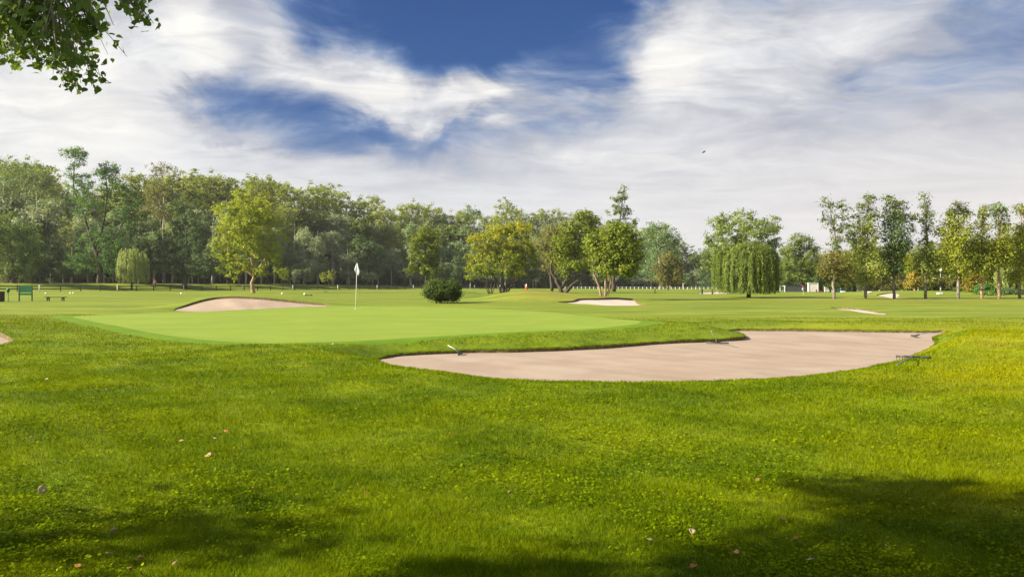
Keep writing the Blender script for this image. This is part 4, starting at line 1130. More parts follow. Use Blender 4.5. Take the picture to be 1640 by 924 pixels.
    link(bpy.data.objects.new('crown', cr), t)
    mb.build('trunk', BARK['grey'], t, True)
near_tree()

# ------------------------------------------------------------------ furniture of the course
M_WHITE = plain('white_paint', (.78, .78, .75), .5, var=.06)
M_BLACK = plain('black_stain', (.030, .027, .024), .7, var=.3)
M_GREENP = plain('green_paint', (.006, .085, .030), .4, var=.12, scale=3)
M_GREENL = plain('green_enamel', (.010, .14, .055), .35, var=.1)
M_DARKW = plain('dark_wood', (.055, .046, .036), .75, var=.3)
M_BROWN = plain('brown_bin', (.055, .035, .030), .6, var=.2)
M_STEEL = plain('rake_steel', (.045, .05, .055), .45, .3, var=.2)
M_GREYT = plain('rake_handle', (.42, .48, .45), .45, .1, var=.12, scale=4)
M_GREYD = plain('rake_handle_dark', (.10, .13, .14), .5, .1, var=.2, scale=4)
M_RED = plain('red_cloth', (.55, .03, .025), .7, var=.12)
M_CLOTH = plain('white_cloth', (.72, .73, .76), .8, var=.05, scale=4)
M_GALV = plain('galvanised', (.35, .40, .38), .4, .6, var=.12)
M_TEAL = plain('court_screen', (.020, .085, .080), .8, var=.25, scale=2)
M_WALL = plain('white_wall', (.62, .60, .58), .8, var=.08, scale=2)
M_DKBLUE = plain('dark_wall', (.05, .06, .075), .8, var=.2)
M_NETF = plain('net_grey', (.35, .38, .36), .7, var=.2)

def flagstick():
    b = on_ground(569, 495.3); s = b.y/F
    t = thing('flagstick', 'white flag hanging limp on a slim pole at the hole', 'flagstick', b)
    top = 73.5*s
    m = MB(); m.tube([(0, 0, -.05), (.05, 0, top*.5), (.085, 0, top)], [.011, .010, .008], 10); m.build('pole', M_WHITE, t, True)
    # limp cloth: upper edge tied at the pole, the free corner falls
    nu, nv = 14, 16; rows = []
    for j in range(nv):
        q = j/(nv-1)
        # silhouette of the fallen cloth, left and right of the pole, in metres
        z = top*1.005-q*.60
        xl = np.interp(q, [0, .18, .55, .72, 1], [-.004, -.05, -.115, -.05, .05]); xr = np.interp(q, [0, .18, .6, .78, 1], [.012, .05, .145, .12, .065])
        for i in range(nu):
            u = i/(nu-1)
            rows.append((.085+xl+(xr-xl)*u, -.016-.035*q-.03*math.sin(u*9+q*2)*min(1, q*2.5), z-.03*u*math.sin(q*3)))
    fs = [(j*nu+i, j*nu+i+1, (j+1)*nu+i+1, (j+1)*nu+i) for j in range(nv-1) for i in range(nu-1)]
    m = MB(); m.add(rows, fs); o = m.build('flag', M_CLOTH, t, True)
    sd = o.modifiers.new('thickness', 'SOLIDIFY'); sd.thickness = .004
    m = MB(); m.lathe([(.05, .0), (.054, .004), (.054, .006), (.05, .007)], (0, 0, .002)); m.build('cup_rim', M_WHITE, t, True)
flagstick()

def far_flag():
    b = on_ground(1286.5, 473); s = b.y/F
    t = thing('flagstick', 'small red and white flag on the far green by the white wall', 'flagstick', b)
    top = 15.5*s
    m = MB(); m.tube([(0, 0, -.05), (0, 0, top)], [.012, .010], 8); m.build('pole', M_WHITE, t, True)
    for nm, mt, z0, z1, w in (('red_cloth', M_RED, top, top-.2, .10), ('white_cloth', M_CLOTH, top-.2, top-.45, .14)):
        rows, n = [], 8
        for j in range(5):
            q = j/4
            for i in range(n):
                u = i/(n-1); rows.append((-.02-w*u, -.012-.03*math.sin(u*7+q), z0+(z1-z0)*q-.05*u))
        m = MB(); m.add(rows, [(j*n+i, j*n+i+1, (j+1)*n+i+1, (j+1)*n+i) for j in range(4) for i in range(n-1)])
        o = m.build(nm, mt, t, True); o.modifiers.new('thickness', 'SOLIDIFY').thickness = .006
far_flag()

def sand_point(px, py):
    p = unproject([(px, py)], zs_main)[0]; return Vector(p)

def rake(label, head, end, width, hm, lift=.05, teeth=13):
    """bunker rake: head centre and handle end in the world; the head lies across the handle"""
    d = end-head; ln = d.length; d.normalize()
    side = Vector((0, 0, 1)).cross(d).normalized(); up = d.cross(side).normalized()
    t = thing('bunker_rake', label, 'rake', head, 0, 'bunker rakes')
    m = MB(); o = Vector((0, 0, lift))
    m.tube([o+d*.06, o+d*(ln*.5)+up*.01, o+d*ln], [.011, .012, .012], 10); m.build('handle', hm, t, True)
    m = MB()
    m.tube([o-side*width/2-up*.006, o-side*width*.25, o, o+side*width*.25, o+side*width/2-up*.006], [.016, .018, .02, .018, .016], 8)
    for k in range(teeth):
        q = o+side*width*(k/(teeth-1)-.5)*.96
        m.tube([q, q-up*.04-d*.012, q-up*.085-d*.03], [.007, .006, .003], 5)
    m.build('head', M_STEEL, t, True)
    m = MB(); m.tube([o-d*.01, o+d*.05, o+d*.16], [.022, .021, .019], 10)
    m.tube([o+d*.15, o+side*width*.18+d*.02], [.008, .008], 6); m.tube([o+d*.15, o-side*width*.18+d*.02], [.008, .008], 6)
    m.build('socket', M_STEEL, t, True)
rake('rake with pale handle leaning up the left bunker bank', sand_point(738, 568.5), on_ground(717, 548)+Vector((0, 0, .10)), .5, M_GREYT)
rake('rake with short pale handle at the grassy nose of the bunker', sand_point(1149, 551.5), on_ground(1139, 540.5)+Vector((0, 0, .12)), .62, M_GREYT)
rake('dark rake lying across the far right bunker edge', sand_point(1464, 540), on_ground(1508, 529)+Vector((0, 0, .12)), .5, M_GREYD)
rake('dark rake lying on the grass, teeth spread at the near right bunker rim', on_ground(1463, 578.5), on_ground(1437, 596)+Vector((0, 0, .03)), .62, M_GREYD, .09)

def bench():
    b = on_ground(89, 482)
    t = thing('bench', 'low dark backless bench on two legs left of the green', 'bench', b)
    w = 33*b.y/F; h = 6.2*b.y/F
    m = MB()
    for k in (-1, 0, 1): m.box((0, k*.12, h), (w, .11, .045), bev=.006)
    m.build('seat', M_DARKW, t)
    for sx in (-1, 1):
        m = MB(); x = sx*w*.36
        m.box((x, -.13, h/2-.03), (.07, .07, h-.03), bev=.006); m.box((x, .13, h/2-.03), (.07, .07, h-.03), bev=.006)
        m.box((x, 0, h-.06), (.06, .34, .06), bev=.004)
        m.build('leg', M_BLACK, t)
bench()

def board():
    b = on_ground(41, 482.3); k = b.y/F
    t = thing('notice_board', 'green wooden board on two posts beside the bench', 'board', b)
    w, h = 20.5*k, 25*k
    for sx in (-1, 1):
        m = MB(); m.box((sx*w/2, 0, h/2-.05), (.07, .08, h+.1), bev=.006); m.build('post', M_GREENP, t)
    m = MB(); m.box((0, -.015, 19.2*k), (w-.075, .03, 10.4*k), bev=.004); m.build('panel', M_GREENP, t)
    m = MB(); m.box((0, -.015, 11.2*k), (w-.075, .03, 3*k), bev=.004); m.build('lower_rail', M_GREENP, t)
    m = MB(); m.box((0, .0, h+.01), (w+.02, .11, .025), bev=.003); m.build('cap_rail', M_GREENL, t)
board()

def ball_washer():
    b = on_ground(13, 482.6); k = b.y/F
    t = thing('ball_washer', 'green ball washer with rounded head on a thin post', 'ball washer', b)
    m = MB(); m.lathe([(.09, -.03), (.09, .02), (.028, .03), (.026, 15*k)], n=12); m.build('post', M_GREENL, t, True)
    m = MB(); m.lathe([(.05, 14*k), (.095, 15.2*k), (.115, 17*k), (.115, 19*k), (.08, 20.4*k), (.03, 21*k), (.03, 21.6*k)], n=16); m.build('head', M_GREENL, t, True)
    m = MB(); m.tube([(.10, 0, 18*k), (.17, -.02, 18*k), (.17, -.02, 18*k+.06)], .012, 8); m.build('crank', M_GALV, t, True)
ball_washer()

def litter_bin():
    b = on_ground(-5, 483); k = b.y/F
    t = thing('litter_bin', 'dark brown slatted bin cut by the left picture edge', 'bin', b)
    w, h = 17*k, 15.6*k
    m = MB(); m.box((0, 0, h/2), (w*.92, w*.8, h-.02)); m.build('body', M_BROWN, t)
    m = MB()
    for q in range(9): m.box((-w/2+w*(q+.5)/9, -w*.4-.015, h/2+.0), (w/9-.012, .025, h), bev=.003)
    for q in range(7): m.box((w*.46+.015, -w*.4+w*.8*(q+.5)/7, h/2), (.025, w*.8/7-.012, h), bev=.003)
    m.build('slats', M_BROWN, t)
    m = MB(); m.box((0, 0, h+.01), (w+.02, w*.86, .04), bev=.01); m.build('rim', M_DARKW, t)
litter_bin()

def marker_ball(px, py, label):
    b = on_ground(px, py)
    r = .11
    t = thing('tee_marker', label, 'tee marker', b, 0, 'white tee markers')
    m = MB(); m.lathe([(.012, -.06), (.012, .05)], n=8); m.build('spike', M_STEEL, t)
    m = MB(); m.lathe([(.02*0+.012, .04), (r*.7, .065), (r, .04+r), (r*.92, .04+r*1.4), (r*.6, .04+r*1.85), (.015, .04+r*2)], n=16); m.build('ball', M_WHITE, t, True)
for px, py, lab in ((73.5, 472.2, 'white ball tee marker just above the dark bench'), (113, 471.5, 'white ball tee marker right of the dark bench, left one of two'), (117.5, 471.5, 'white ball tee marker right of the dark bench, right one of two'),
                    (290.5, 472.4, 'white ball tee marker above the left end of the far mound'), (452, 472.6, 'white ball tee marker right of the lone tree'), (488, 473.3, 'white ball tee marker between lone tree and flag'), (327, 463.8, 'white ball tee marker behind the fence left of the lone tree')):
    marker_ball(px, py, lab)

def hoops():
    b = on_ground(170, 474.5); k = b.y/F
    t = thing('chipping_hoop', 'thin pale wire hoop standing on the grass right of the bench', 'hoop', b)
    w, h = 8.5*k, 6.3*k
    m = MB(); m.tube([(-w/2, 0, -.03), (-w/2, 0, h)], .012, 6); m.build('leg', M_GALV, t)
    m = MB(); m.tube([(w/2, 0, -.03), (w/2, 0, h)], .012, 6); m.build('leg', M_GALV, t)
    m = MB(); m.tube([(-w/2, .0, h*.12), (0, .12, h*.06), (w/2, 0, h*.12)], .008, 6); m.build('brace', M_GALV, t)
hoops()

def dark_edging(px0, px1, py, label):
    a, c = on_ground(px0, py), on_ground(px1, py); mid = (a+c)/2; w = (c-a).length
    t = thing('turf_tray', label, 'tray', mid)
    m = MB(); m.box((0, 0, .07), (w, .5, .05), bev=.01); m.build('tray', M_BLACK, t)
    for sx in (-1, 1):
        m = MB(); m.box((sx*w*.42, 0, .02), (.06, .4, .08), bev=.005); m.build('foot', M_BLACK, t)
dark_edging(492, 497, 473.5, 'small flat dark tray on the grass beside the middle tee marker')
dark_edging(519, 524, 467.6, 'small flat dark tray near the fence left of the flag')

# ------------------------------------------------------------------ fences
def fence_line(k):      # k-th white stake along the receding fence
    Z = 128+11.2*k
    px = [63, 188, 294, 388, 469, 541, 604, 662, 713, 760, 801, 840, 875]
    return np.interp(k, range(13), px), Z
def fence():
    p0 = base_at(*fence_line(0)); p1 = base_at(*fence_line(8))
    d = (p1-p0); d.z = 0
    t = thing('post_and_rail_fence', 'long dark post-and-rail fence running before the wood', 'fence', base_at(300, 150))
    loc = t.location
    pts = []
    n = 44; start = -10
    for i in range(start, n):
        f = i/32.0
        x, y = p0.x+d.x*f, p0.y+d.y*f
        pts.append(Vector((x, y, hg(x, y))))
    post = MB(); post.box((0, 0, .45), (.13, .13, 1.1), bev=.015)
    o0 = post.build('post', M_BLACK, t); o0.location = pts[0]-loc
    for p in pts[1:]:
        c = o0.copy(); COL.objects.link(c); c.parent = t; c.location = p-loc
    for hgt in (.42, .82):
        m = MB(); m.tube([p+Vector((0, 0, hgt))-loc for p in pts], .085, 6); m.build('rail', M_BLACK, t)
fence()

def stakes():
    src = None
    near = ['right of the green board', 'before the small pale willow', 'before the tall dark tree', 'left of the lone tree', 'right of the lone tree', 'left of the flag', 'right of the flag', 'left of the round bush',
            'right of the round bush', 'left of the broad yellow tree', 'under the broad yellow tree', 'left of the leaning tree', 'behind the grass mound']
    for k in range(13):
        px, Z = fence_line(k); b = base_at(px, Z-1.2)
        lab = f"white boundary stake {near[k]}"
        if src is None:
            t = thing('boundary_stake', lab, 'stake', b, 0, 'white boundary stakes along the fence')
            m = MB(); m.lathe([(.075, -.1), (.075, 1.02), (.06, 1.08), (.012, 1.10)], n=10); m.build('shaft', M_WHITE, t, True)
            m = MB(); m.lathe([(.08, .0), (.08, .03)], n=10); m.build('collar', M_BLACK, t)
            src = t
        else:
            t = src.copy(); COL.objects.link(t); t.location = b; t['label'] = lab
            for ch in src.children:
                c = ch.copy(); COL.objects.link(c); c.parent = t
stakes()

def white_fence():
    t = thing('white_rail_fence', 'low white rail fence on the far lawn behind the three-stemmed tree', 'fence', base_at(1030, 232))
    loc = t.location
    pts = [base_at(px, 232) for px in np.linspace(905, 1160, 40)]
    post = MB(); post.box((0, 0, .28), (.16, .10, .66)); o0 = post.build('post', M_WHITE, t); o0.location = pts[0]-loc
    for p in pts[1:]:
        c = o0.copy(); COL.objects.link(c); c.parent = t; c.location = p-loc
    m = MB(); m.tube([p+Vector((0, 0, .48))-loc for p in pts], .045, 6); m.build('rail', M_NETF, t)
white_fence()

def short_post(px, top, bot, label, mat, r=.06):
    b = on_ground(px, bot); h = (bot-top)*b.y/F
    t = thing('marker_post', label, 'post', b)
    m = MB(); m.lathe([(r, -.1), (r, h*.92), (r*.8, h)], n=10); m.build('shaft', mat, t, True)
    m = MB(); m.lathe([(r*1.1, h*.86), (r*1.1, h*.9)], n=10); m.build('band', mat, t)
short_post(1049, 462, 470, 'thin dark post alone on the lawn left of the willow', M_BLACK, .05)
short_post(1124.5, 463, 470.5, 'stout dark post at the left end of the thin sand strip', M_BLACK, .10)
short_post(1141, 463, 470.5, 'stout dark post in the middle of the thin sand strip', M_BLACK, .10)
short_post(753, 454, 463, 'pale post rising behind the round bush', M_WHITE, .05)

def cone_marker():
    b = base_at(843, 118); s = b.y/F
    top = at(843, 454.5, b.y).z-b.z
    t = thing('marker_cone', 'red marker with a white top behind the grass mound', 'marker', b)
    m = MB(); m.lathe([(.20, 0), (.20, .3), (.17, top*.6)], n=12); m.build('red_base', M_RED, t, True)
    m = MB(); m.lathe([(.13, top*.6), (.09, top*.85), (.03, top)], n=12); m.build('white_top', M_WHITE, t, True)
cone_marker()

# ------------------------------------------------------------------ sports courts on the right
def goal(label, px0, px1, top, bot, Y):
    a = base_at((px0+px1)/2, Y); w = (px1-px0)*Y/F; h = (bot-top)*Y/F
    t = thing('goal_frame', label, 'goal', a, 0, 'small white goals')
    for sx in (-1, 1):
        m = MB(); m.tube([(sx*w/2, 0, -.05), (sx*w/2, 0, h)], .06, 8); m.build('post', M_WHITE, t)
    m = MB(); m.tube([(-w/2-.06, 0, h), (w/2+.06, 0, h)], .06, 8); m.build('crossbar', M_WHITE, t)
    m = MB()
    for q in np.linspace(-.5, .5, 7): m.tube([(q*w, 0, h), (q*w, .9, 0)], .012, 4)
    for q in np.linspace(0, 1, 5): m.tube([(-w/2, .9*q, h*(1-q)), (w/2, .9*q, h*(1-q))], .012, 4)
    m.build('net', M_NETF, t)
goal('small white goal frame right of the large willow', 1249.5, 1257, 458, 467, 125)
goal('small white goal frame on the court left of the far sand', 1414, 1424, 461, 470, 122)

def wall(name, label, px0, px1, top, Y, mat, depth=.3, cat='wall', gable=None):
    a = base_at((px0+px1)/2, Y); w = (px1-px0)*Y/F; h = at(0, top, Y).z-a.z
    t = thing(name, label, cat, a)
    m = MB(); m.box((0, 0, h/2-.1), (w, depth, h+.2), bev=.01); m.build('panel', mat, t)
    m = MB(); m.box((0, 0, h+.04), (w+.12, depth+.12, .08), bev=.01); m.build('coping', M_WALL if mat is not M_DKBLUE else M_DKBLUE, t)
    m = MB()
    for q in np.linspace(-.5, .5, max(2, int(w/3)+1)): m.box((q*(w-.2), -depth/2-.02, h/2-.1), (.12, .04, h+.18))
    m.build('pilaster', mat, t)
wall('white_wall', 'white court wall under the dark rounded tree', 1294, 1310.5, 454, 128, M_WALL)
wall('white_wall', 'bluish white low wall left of the gated court screen', 1320, 1337, 458.5, 128, M_WALL)
wall('white_wall', 'narrow white wall right of the gated court screen', 1372.5, 1382, 454, 128, M_WALL)
wall('white_wall', 'long pale wall behind the far sand bunker', 1384, 1430, 461.5, 130, M_WALL)
wall('dark_wall', 'dark blue-grey wall between the two white walls', 1310.5, 1320, 451, 131, M_DKBLUE)
wall('dark_wall', 'low dark blue-green wall behind the red flag', 1256, 1294, 458, 131, M_DKBLUE)

def court_screen(label, px0, px1, top, Y, n, mat=M_TEAL):
    a = base_at((px0+px1)/2, Y); w = (px1-px0)*Y/F; h = at(0, top, Y).z-a.z
    t = thing('court_screen', label, 'screen', a)
    m = MB(); m.box((0, .04, h*.47), (w, .03, h*.94)); m.build('netting', mat, t)
    for k in range(n):
        x = -w/2+w*k/(n-1)
        m = MB(); m.tube([(x, 0, -.1), (x, 0, h+.05)], .045, 8); m.build('post', M_GALV, t)
    m = MB(); m.tube([(-w/2, 0, h), (w/2, 0, h)], .035, 8); m.build('top_rail', M_GALV, t)
    return t, w, h
t, w, h = court_screen('green court screen with a framed gate left of the second poplar', 1338, 1373, 454, 129, 5)
m = MB(); m.tube([(-w*.06, -.05, 0), (-w*.06, -.05, h*.9), (w*.2, -.05, h*.9), (w*.2, -.05, 0)], .04, 6); m.tube([(-w*.06, -.05, h*.5), (w*.2, -.05, h*.5)], .03, 6); m.build('gate', M_GALV, t)

def tall_fence():
    Y = 108; a = base_at(1500, Y)
    t = thing('court_fence', 'tall green wire court fence between the floodlights', 'fence', a)
    w = (1548-1452)*Y/F; h = at(0, 440.5, Y).z-a.z
    n = 9
    for k in range(n):
        x = -w/2+w*k/(n-1)
        m = MB(); m.tube([(x, 0, -.1), (x, 0, h)], .05, 8); m.build('post', M_TEAL, t)
    m = MB(); m.tube([(-w/2, 0, h), (w/2, 0, h)], .05, 8); m.build('top_rail', M_GALV, t)
    m = MB()
    for q in np.arange(-w/2, w/2, .16): m.tube([(q, .0, .02), (q, .0, h)], .006, 3, False)
    for q in np.arange(.05, h, .16): m.tube([(-w/2, .0, q), (w/2, .0, q)], .006, 3, False)
    m.build('wire_mesh', M_TEAL, t)
    m = MB(); m.box((0, .06, h*.16), (w, .03, h*.32)); m.build('windbreak', M_TEAL, t)
tall_fence()

def floodlight(label, px, top, bot, Y):
    a = base_at(px, Y); h = at(0, top, Y).z-a.z
    t = thing('floodlight', label, 'floodlight', a, 0, 'court floodlights')
    m = MB(); m.lathe([(.11, -.1), (.10, .3), (.075, h*.6), (.055, h-.15)], n=10); m.build('mast', M_GALV, t, True)
    m = MB(); m.tube([(-.22, 0, h-.1), (.22, 0, h-.1)], .03, 6); m.build('bracket', M_GALV, t)
    m = MB(); m.lathe([(.06, h-.12), (.19, h-.05), (.21, h+.08), (.12, h+.17), (.03, h+.19)], n=14); m.build('lamp_head', M_WHITE, t, True)
floodlight('floodlight mast half hidden by leaves left of the narrow poplar', 1470.5, 430, 471, 105)
floodlight('floodlight mast with a clear white lamp right of the narrow poplar', 1506.5, 433, 471, 105)

def low_block(label, px, py, w_px, h_px):
    b = on_ground(px, py); k = b.y/F
    t = thing('concrete_block', label, 'block', b, 0, 'low white blocks by the courts')
    m = MB(); m.box((0, 0, h_px*k/2), (w_px*k, .5, h_px*k), bev=.04); m.build('body', M_WALL, t)
    m = MB(); m.box((0, 0, .02), (w_px*k*1.04, .54, .06), bev=.01); m.build('plinth', M_DKBLUE, t)
low_block('low white block on the grass right of the first poplar', 1350, 468.6, 6, 2.4)
low_block('low white block on the grass right of the second poplar', 1393, 469.2, 4.5, 2.4)
low_block('low white block at the foot of the clear floodlight', 1505, 471.6, 7, 3)

def bag(label, px, py, col, hpx):
    b = on_ground(px, py); k = b.y/F; h = hpx*k; r = h*.2
    t = thing('golf_bag', label, 'bag', b, 0)
    m = MB(); m.lathe([(r*.8, 0), (r, h*.1), (r*.9, h*.5), (r*1.05, h*.8), (r*.9, h*.85)], n=12); m.build('body', col, t, True)
    m = MB()
    for a in range(4): m.tube([(r*.4*math.cos(a*1.6), r*.4*math.sin(a*1.6), h*.8), (r*.6*math.cos(a*1.6), r*.6*math.sin(a*1.6), h*1.15)], .012, 5)
    m.build('clubs', M_GALV, t)
    m = MB(); m.tube([(r, 0, h*.2), (r*1.8, -.05, h*.45), (r, 0, h*.75)], .02, 6); m.build('strap', M_BLACK, t)
M_BAGR = plain('bag_red', (.22, .03, .03), .6); M_BAGO = plain('bag_orange', (.5, .2, .09), .6)
bag('dark red bag standing before the dark wall', 1307.5, 468.3, M_BAGR, 6)
bag('orange bag standing at the left end of the low bluish wall', 1318.5, 467.8, M_BAGO, 7)

# ------------------------------------------------------------------ the person behind the fence
def person():
    b = base_at(248.5, 152.5)
    t = thing('person', 'person in a red and white top and blue trousers behind the fence', 'person', b, math.radians(200))
    M_SKIN = plain('skin', (.45, .26, .18), .6, var=.06); M_TROUS = plain('blue_trousers', (.06, .09, .19), .8); M_HAIR = plain('dark_hair', (.02, .015, .012), .6)
    J = dict(pelvis=(0, 0, .95), waist=(0, 0, 1.1), chest=(0, 0, 1.32), neck=(0, 0, 1.5), head=(0, .02, 1.60), crown=(0, .02, 1.72),
             hipl=(-.09, 0, .92), kneel=(-.10, .03, .5), anklel=(-.10, 0, .09), toel=(-.11, .16, .03), hipr=(.09, 0, .92), kneer=(.11, .06, .5), ankler=(.12, -.02, .09), toer=(.13, .15, .03),
             shl=(-.18, 0, 1.42), ell=(-.24, .02, 1.14), wrl=(-.24, .13, .92), hal=(-.24, .18, .84), shr=(.18, 0, 1.42), elr=(.26, .05, 1.16), wrr=(.18, .26, 1.12), har=(.13, .32, 1.12))
    ed = [('pelvis', 'waist'), ('waist', 'chest'), ('chest', 'neck'), ('neck', 'head'), ('head', 'crown')]
    for s in 'lr': ed += [('pelvis', 'hip'+s), ('hip'+s, 'knee'+s), ('knee'+s, 'ankle'+s), ('ankle'+s, 'toe'+s), ('chest', 'sh'+s), ('sh'+s, 'el'+s), ('el'+s, 'wr'+s), ('wr'+s, 'ha'+s)]
    R = dict(pelvis=.13, waist=.115, chest=.135, neck=.055, head=.085, crown=.07, hip=.085, knee=.055, ankle=.038, toe=.03, sh=.06, el=.042, wr=.03, ha=.03)
    def grow(name, keys, mat, grow_by=0.0):
        ks = [k for k in J if k in keys]; me = bpy.data.meshes.new(name)
        me.from_pydata([J[k] for k in ks], [(ks.index(a), ks.index(c)) for a, c in ed if a in ks and c in ks], [])
        o = link(bpy.data.objects.new(name, me), t)
        sk = o.modifiers.new('skin', 'SKIN'); sub = o.modifiers.new('sub', 'SUBSURF'); sub.levels = sub.render_levels = 1
        lay = me.skin_vertices[0] if me.skin_vertices else None
        if lay is None:
            bm = bmesh.new(); bm.from_mesh(me); bm.verts.layers.skin.verify(); bm.to_mesh(me); bm.free(); lay = me.skin_vertices[0]
        for i, k in enumerate(ks):
            r = R.get(k, R.get(k[:-1], .05))+grow_by; lay.data[i].radius = (r, r); lay.data[i].use_root = k in ('pelvis', 'waist')
        me.materials.append(mat)
        return o
    grow('body', set(J), M_SKIN)
    grow('trousers', {'pelvis', 'hipl', 'kneel', 'anklel', 'hipr', 'kneer', 'ankler'}, M_TROUS, .014)
    grow('shirt', {'waist', 'chest', 'shl', 'ell', 'shr', 'elr'}, M_RED, .018)
    m = MB(); m.box((.05, .15, 1.27), (.12, .02, .34), bev=.005); m.build('shirt_panel', M_CLOTH, t)
    m = MB(); m.lathe([(.09, 1.60), (.10, 1.66), (.085, 1.74), (.03, 1.785)], (0, 0, 0), 12); m.build('hair', M_HAIR, t, True)
person()

# ------------------------------------------------------------------ bird
def bird():
    t = thing('bird', 'tiny dark bird flying in the pale cloud', 'bird', at(1127, 244, 55))
    m = MB(); m.tube([(-.12, 0, -.08), (-.05, 0, -.03), (.03, 0, .02), (.09, 0, .06), (.12, 0, .08)], [.012, .035, .045, .03, .008], 8); m.build('body', M_BLACK, t, True)
    for s in (-1, 1):
        m = MB(); m.add([(-.03, 0, 0), (.05, 0, .03), (.02, s*.12, .07), (-.02, s*.22, .06), (-.05, s*.1, .03), (-.03, 0, -.012), (.05, 0, .018), (.02, s*.12, .06), (-.02, s*.22, .055), (-.05, s*.1, .02)],
                        [(0, 1, 2, 3, 4), (9, 8, 7, 6, 5)]+[(i, i+5, (i+1) % 5+5, (i+1) % 5) for i in range(5)])
        m.build('wing', M_BLACK, t)
bird()

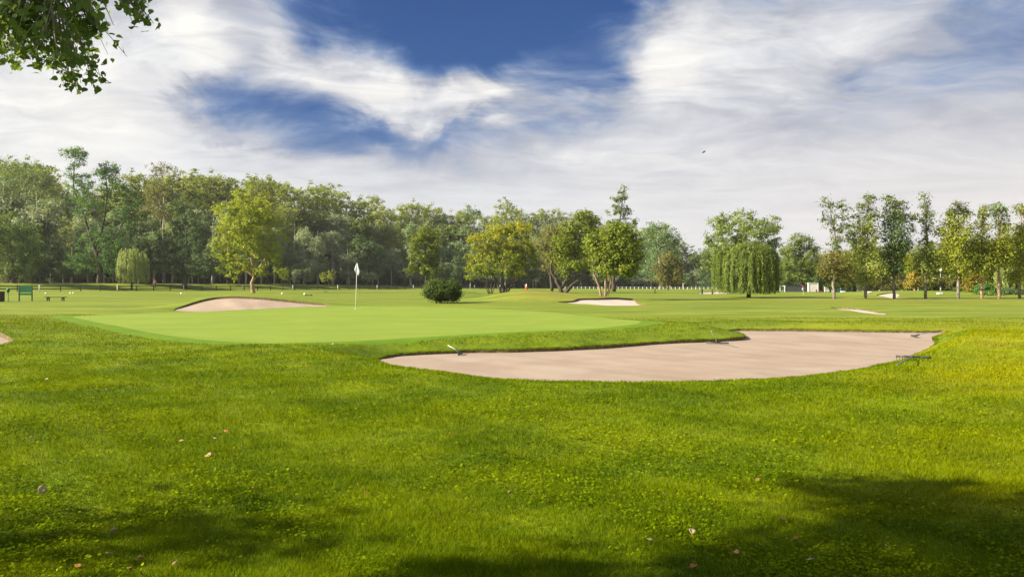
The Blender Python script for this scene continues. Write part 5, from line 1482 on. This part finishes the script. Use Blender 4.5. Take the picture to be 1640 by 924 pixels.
# ------------------------------------------------------------------ fallen leaves
def fallen_leaves():
    cols = dict(tan=plain('leaf_tan', (.30, .19, .09), .7, var=.25, scale=30), orange=plain('leaf_orange', (.32, .12, .03), .7, var=.25, scale=30), pale=plain('leaf_bleached', (.36, .28, .18), .7, var=.2, scale=30), brown=plain('leaf_dry', (.16, .075, .03), .8, var=.3, scale=30))
    M_STALK = plain('leaf_stalk', (.2, .13, .06), .8)
    spots = [(22, 601, 'orange', 1), (75, 611, 'pale', 1.2), (26, 630, 'pale', 1.1), (148, 626, 'brown', 1), (172, 628, 'pale', 1.1), (321, 619, 'tan', 1), (311, 610, 'orange', .8), (182, 681, 'tan', 1.3), (52, 707, 'tan', 1.2), (161, 696, 'orange', .8), (220, 709, 'brown', .8),
             (250, 718, 'orange', .7), (291, 711, 'tan', 1), (363, 695, 'orange', 1.1), (345, 707, 'pale', .8), (334, 735, 'tan', 1.3), (69, 791, 'pale', 1.5), (92, 747, 'brown', .8), (291, 825, 'orange', .7), (586, 795, 'orange', .8), (675, 810, 'orange', .7), (701, 835, 'orange', .6),
             (817, 796, 'tan', .9), (182, 858, 'pale', 1.0), (81, 868, 'brown', 1.2), (176, 895, 'pale', 1.1), (226, 903, 'tan', 1.0), (281, 911, 'tan', 1.0), (125, 916, 'orange', .8), (207, 919, 'orange', .6), (538, 728, 'pale', .7), (722, 700, 'orange', .7), (406, 787, 'orange', .6),
             (1213, 775, 'brown', 1), (1066, 800, 'tan', .9), (1255, 839, 'orange', 1.1), (1275, 871, 'orange', 1.0), (1041, 873, 'pale', .8), (1108, 860, 'pale', 1.0), (1171, 891, 'orange', .8), (1179, 893, 'tan', .8), (1298, 906, 'pale', 1.0), (1111, 916, 'orange', .9), (1420, 883, 'pale', .5), (872, 802, 'orange', .6),
             (123, 529, 'tan', 1.6), (153, 556, 'orange', 1.4), (180, 555, 'pale', 1.2), (38, 569, 'pale', 1.2), (204, 580, 'orange', 1.2), (226, 582, 'tan', 1.3), (190, 587, 'tan', 1.4), (494, 590, 'orange', 1), (155, 575, 'pale', 1), (533, 553, 'pale', 1.2), (263, 567, 'brown', 1.2)]
    own = {(69, 791): 'large bleached leaf standing curled on edge in the left foreground', (182, 858): 'pale folded leaf inside the dark shadow patch at lower left', (176, 895): 'long pale leaf lying below the left shadow patch', (226, 903): 'tan crumpled leaf near the bottom edge, lower left',
           (281, 911): 'tan curled leaf rightmost of the bottom left group', (817, 796): 'lone tan leaf in the middle of the foreground', (1255, 839): 'bright orange leaf on the shadow rim at lower right', (1275, 871): 'orange leaf lying inside the lower right shadow',
           (1298, 906): 'bleached flat leaf near the bottom edge in the right shadow', (1108, 860): 'whitish leaf beside a dark hollow right of the middle', (334, 735): 'twisted tan leaf in the sunny left foreground', (363, 695): 'broad orange leaf in the upper left foreground', (123, 529): 'tan leaf lying off the left tip of the green',
           (81, 868): 'long dark brown leaf at the lower left picture edge', (1213, 775): 'brown leaf in the sunny right foreground', (1041, 873): 'small bleached leaf right of the bottom middle', (586, 795): 'small orange leaf left of the middle foreground', (1111, 916): 'orange leaf at the bottom edge right of the middle'}
    rng = np.random.default_rng(11)
    out = [(-.5, 0), (-.46, .24), (-.24, .46), (.08, .40), (.32, .2), (.62, 0), (.32, -.2), (.08, -.40), (-.24, -.46), (-.46, -.24)]
    for k, (px, py, c, sc) in enumerate(spots):
        b = on_ground(px, py)
        side = 'left of the sand bunker' if px < 600 else 'below the sand bunker'
        names = dict(tan='small tan dry leaf', orange='small orange fallen leaf', pale='small bleached fallen leaf', brown='dark brown dry leaf')
        far = 'among short grass level with the bunker' if py < 640 else ('in the sunlit foreground grass' if py < 815 else 'near the bottom edge of the lawn')
        lab = own.get((px, py), f"{names[c]} {far}, {side}")
        t = thing('fallen_leaf', lab, 'leaf', b+Vector((0, 0, .034)), rng.random()*6.28, 'fallen leaves on the lawn')
        t.rotation_euler[0] = rng.normal(0, .35); t.rotation_euler[1] = rng.normal(0, .35)
        if (px, py) == (69, 791): t.rotation_euler = (math.radians(75), .2, .6)
        s = .046*sc; curl = rng.uniform(.25, .7); tw = rng.normal(0, .3)
        vs_, fs_ = [], []
        n = len(out)
        rings = (0.0, .5, 1.0)
        vs_.append((0, 0, -.0))
        for r in rings[1:]:
            for a, q in out:
                x, y = a*r, q*r; vs_.append((x*s, y*s, s*(curl*(y*y*1.6+.6*x*x)+tw*x*y)))
        for i in range(n):
            j = (i+1) % n
            fs_.append((0, 1+i, 1+j)); fs_.append((1+i, 1+n+i, 1+n+j, 1+j))
        m = MB(); m.add(vs_, fs_); o = m.build('blade', cols[c], t, True)
        o.modifiers.new('thickness', 'SOLIDIFY').thickness = .0008
        m = MB(); m.tube([(-.48*s, 0, .1*s*curl), (-.8*s, .03*s, .12*s), (-1.05*s, .12*s, .22*s)], .0013, 5); m.build('stalk', M_STALK, t)
fallen_leaves()

# ------------------------------------------------------------------ the hazy evening air
def haze():
    m = bpy.data.materials.new('haze'); m.use_nodes = True; g = NT(m.node_tree)
    v = g.n('ShaderNodeVolumePrincipled'); v.inputs['Color'].default_value = (.93, .93, .90, 1); v.inputs['Density'].default_value = HAZE
    v.inputs['Anisotropy'].default_value = .2
    o = g.n('ShaderNodeOutputMaterial'); g.t.links.new(v.outputs[0], o.inputs['Volume'])
    mb = MB(); mb.box((0, 0, 0), (1, 1, 1)); b = mb.build('haze', m)
    b.location = (0, 150, 5); b.scale = (7400, 7800, 82)
    tag(b, kind='stuff')
HAZE = .00015
haze()
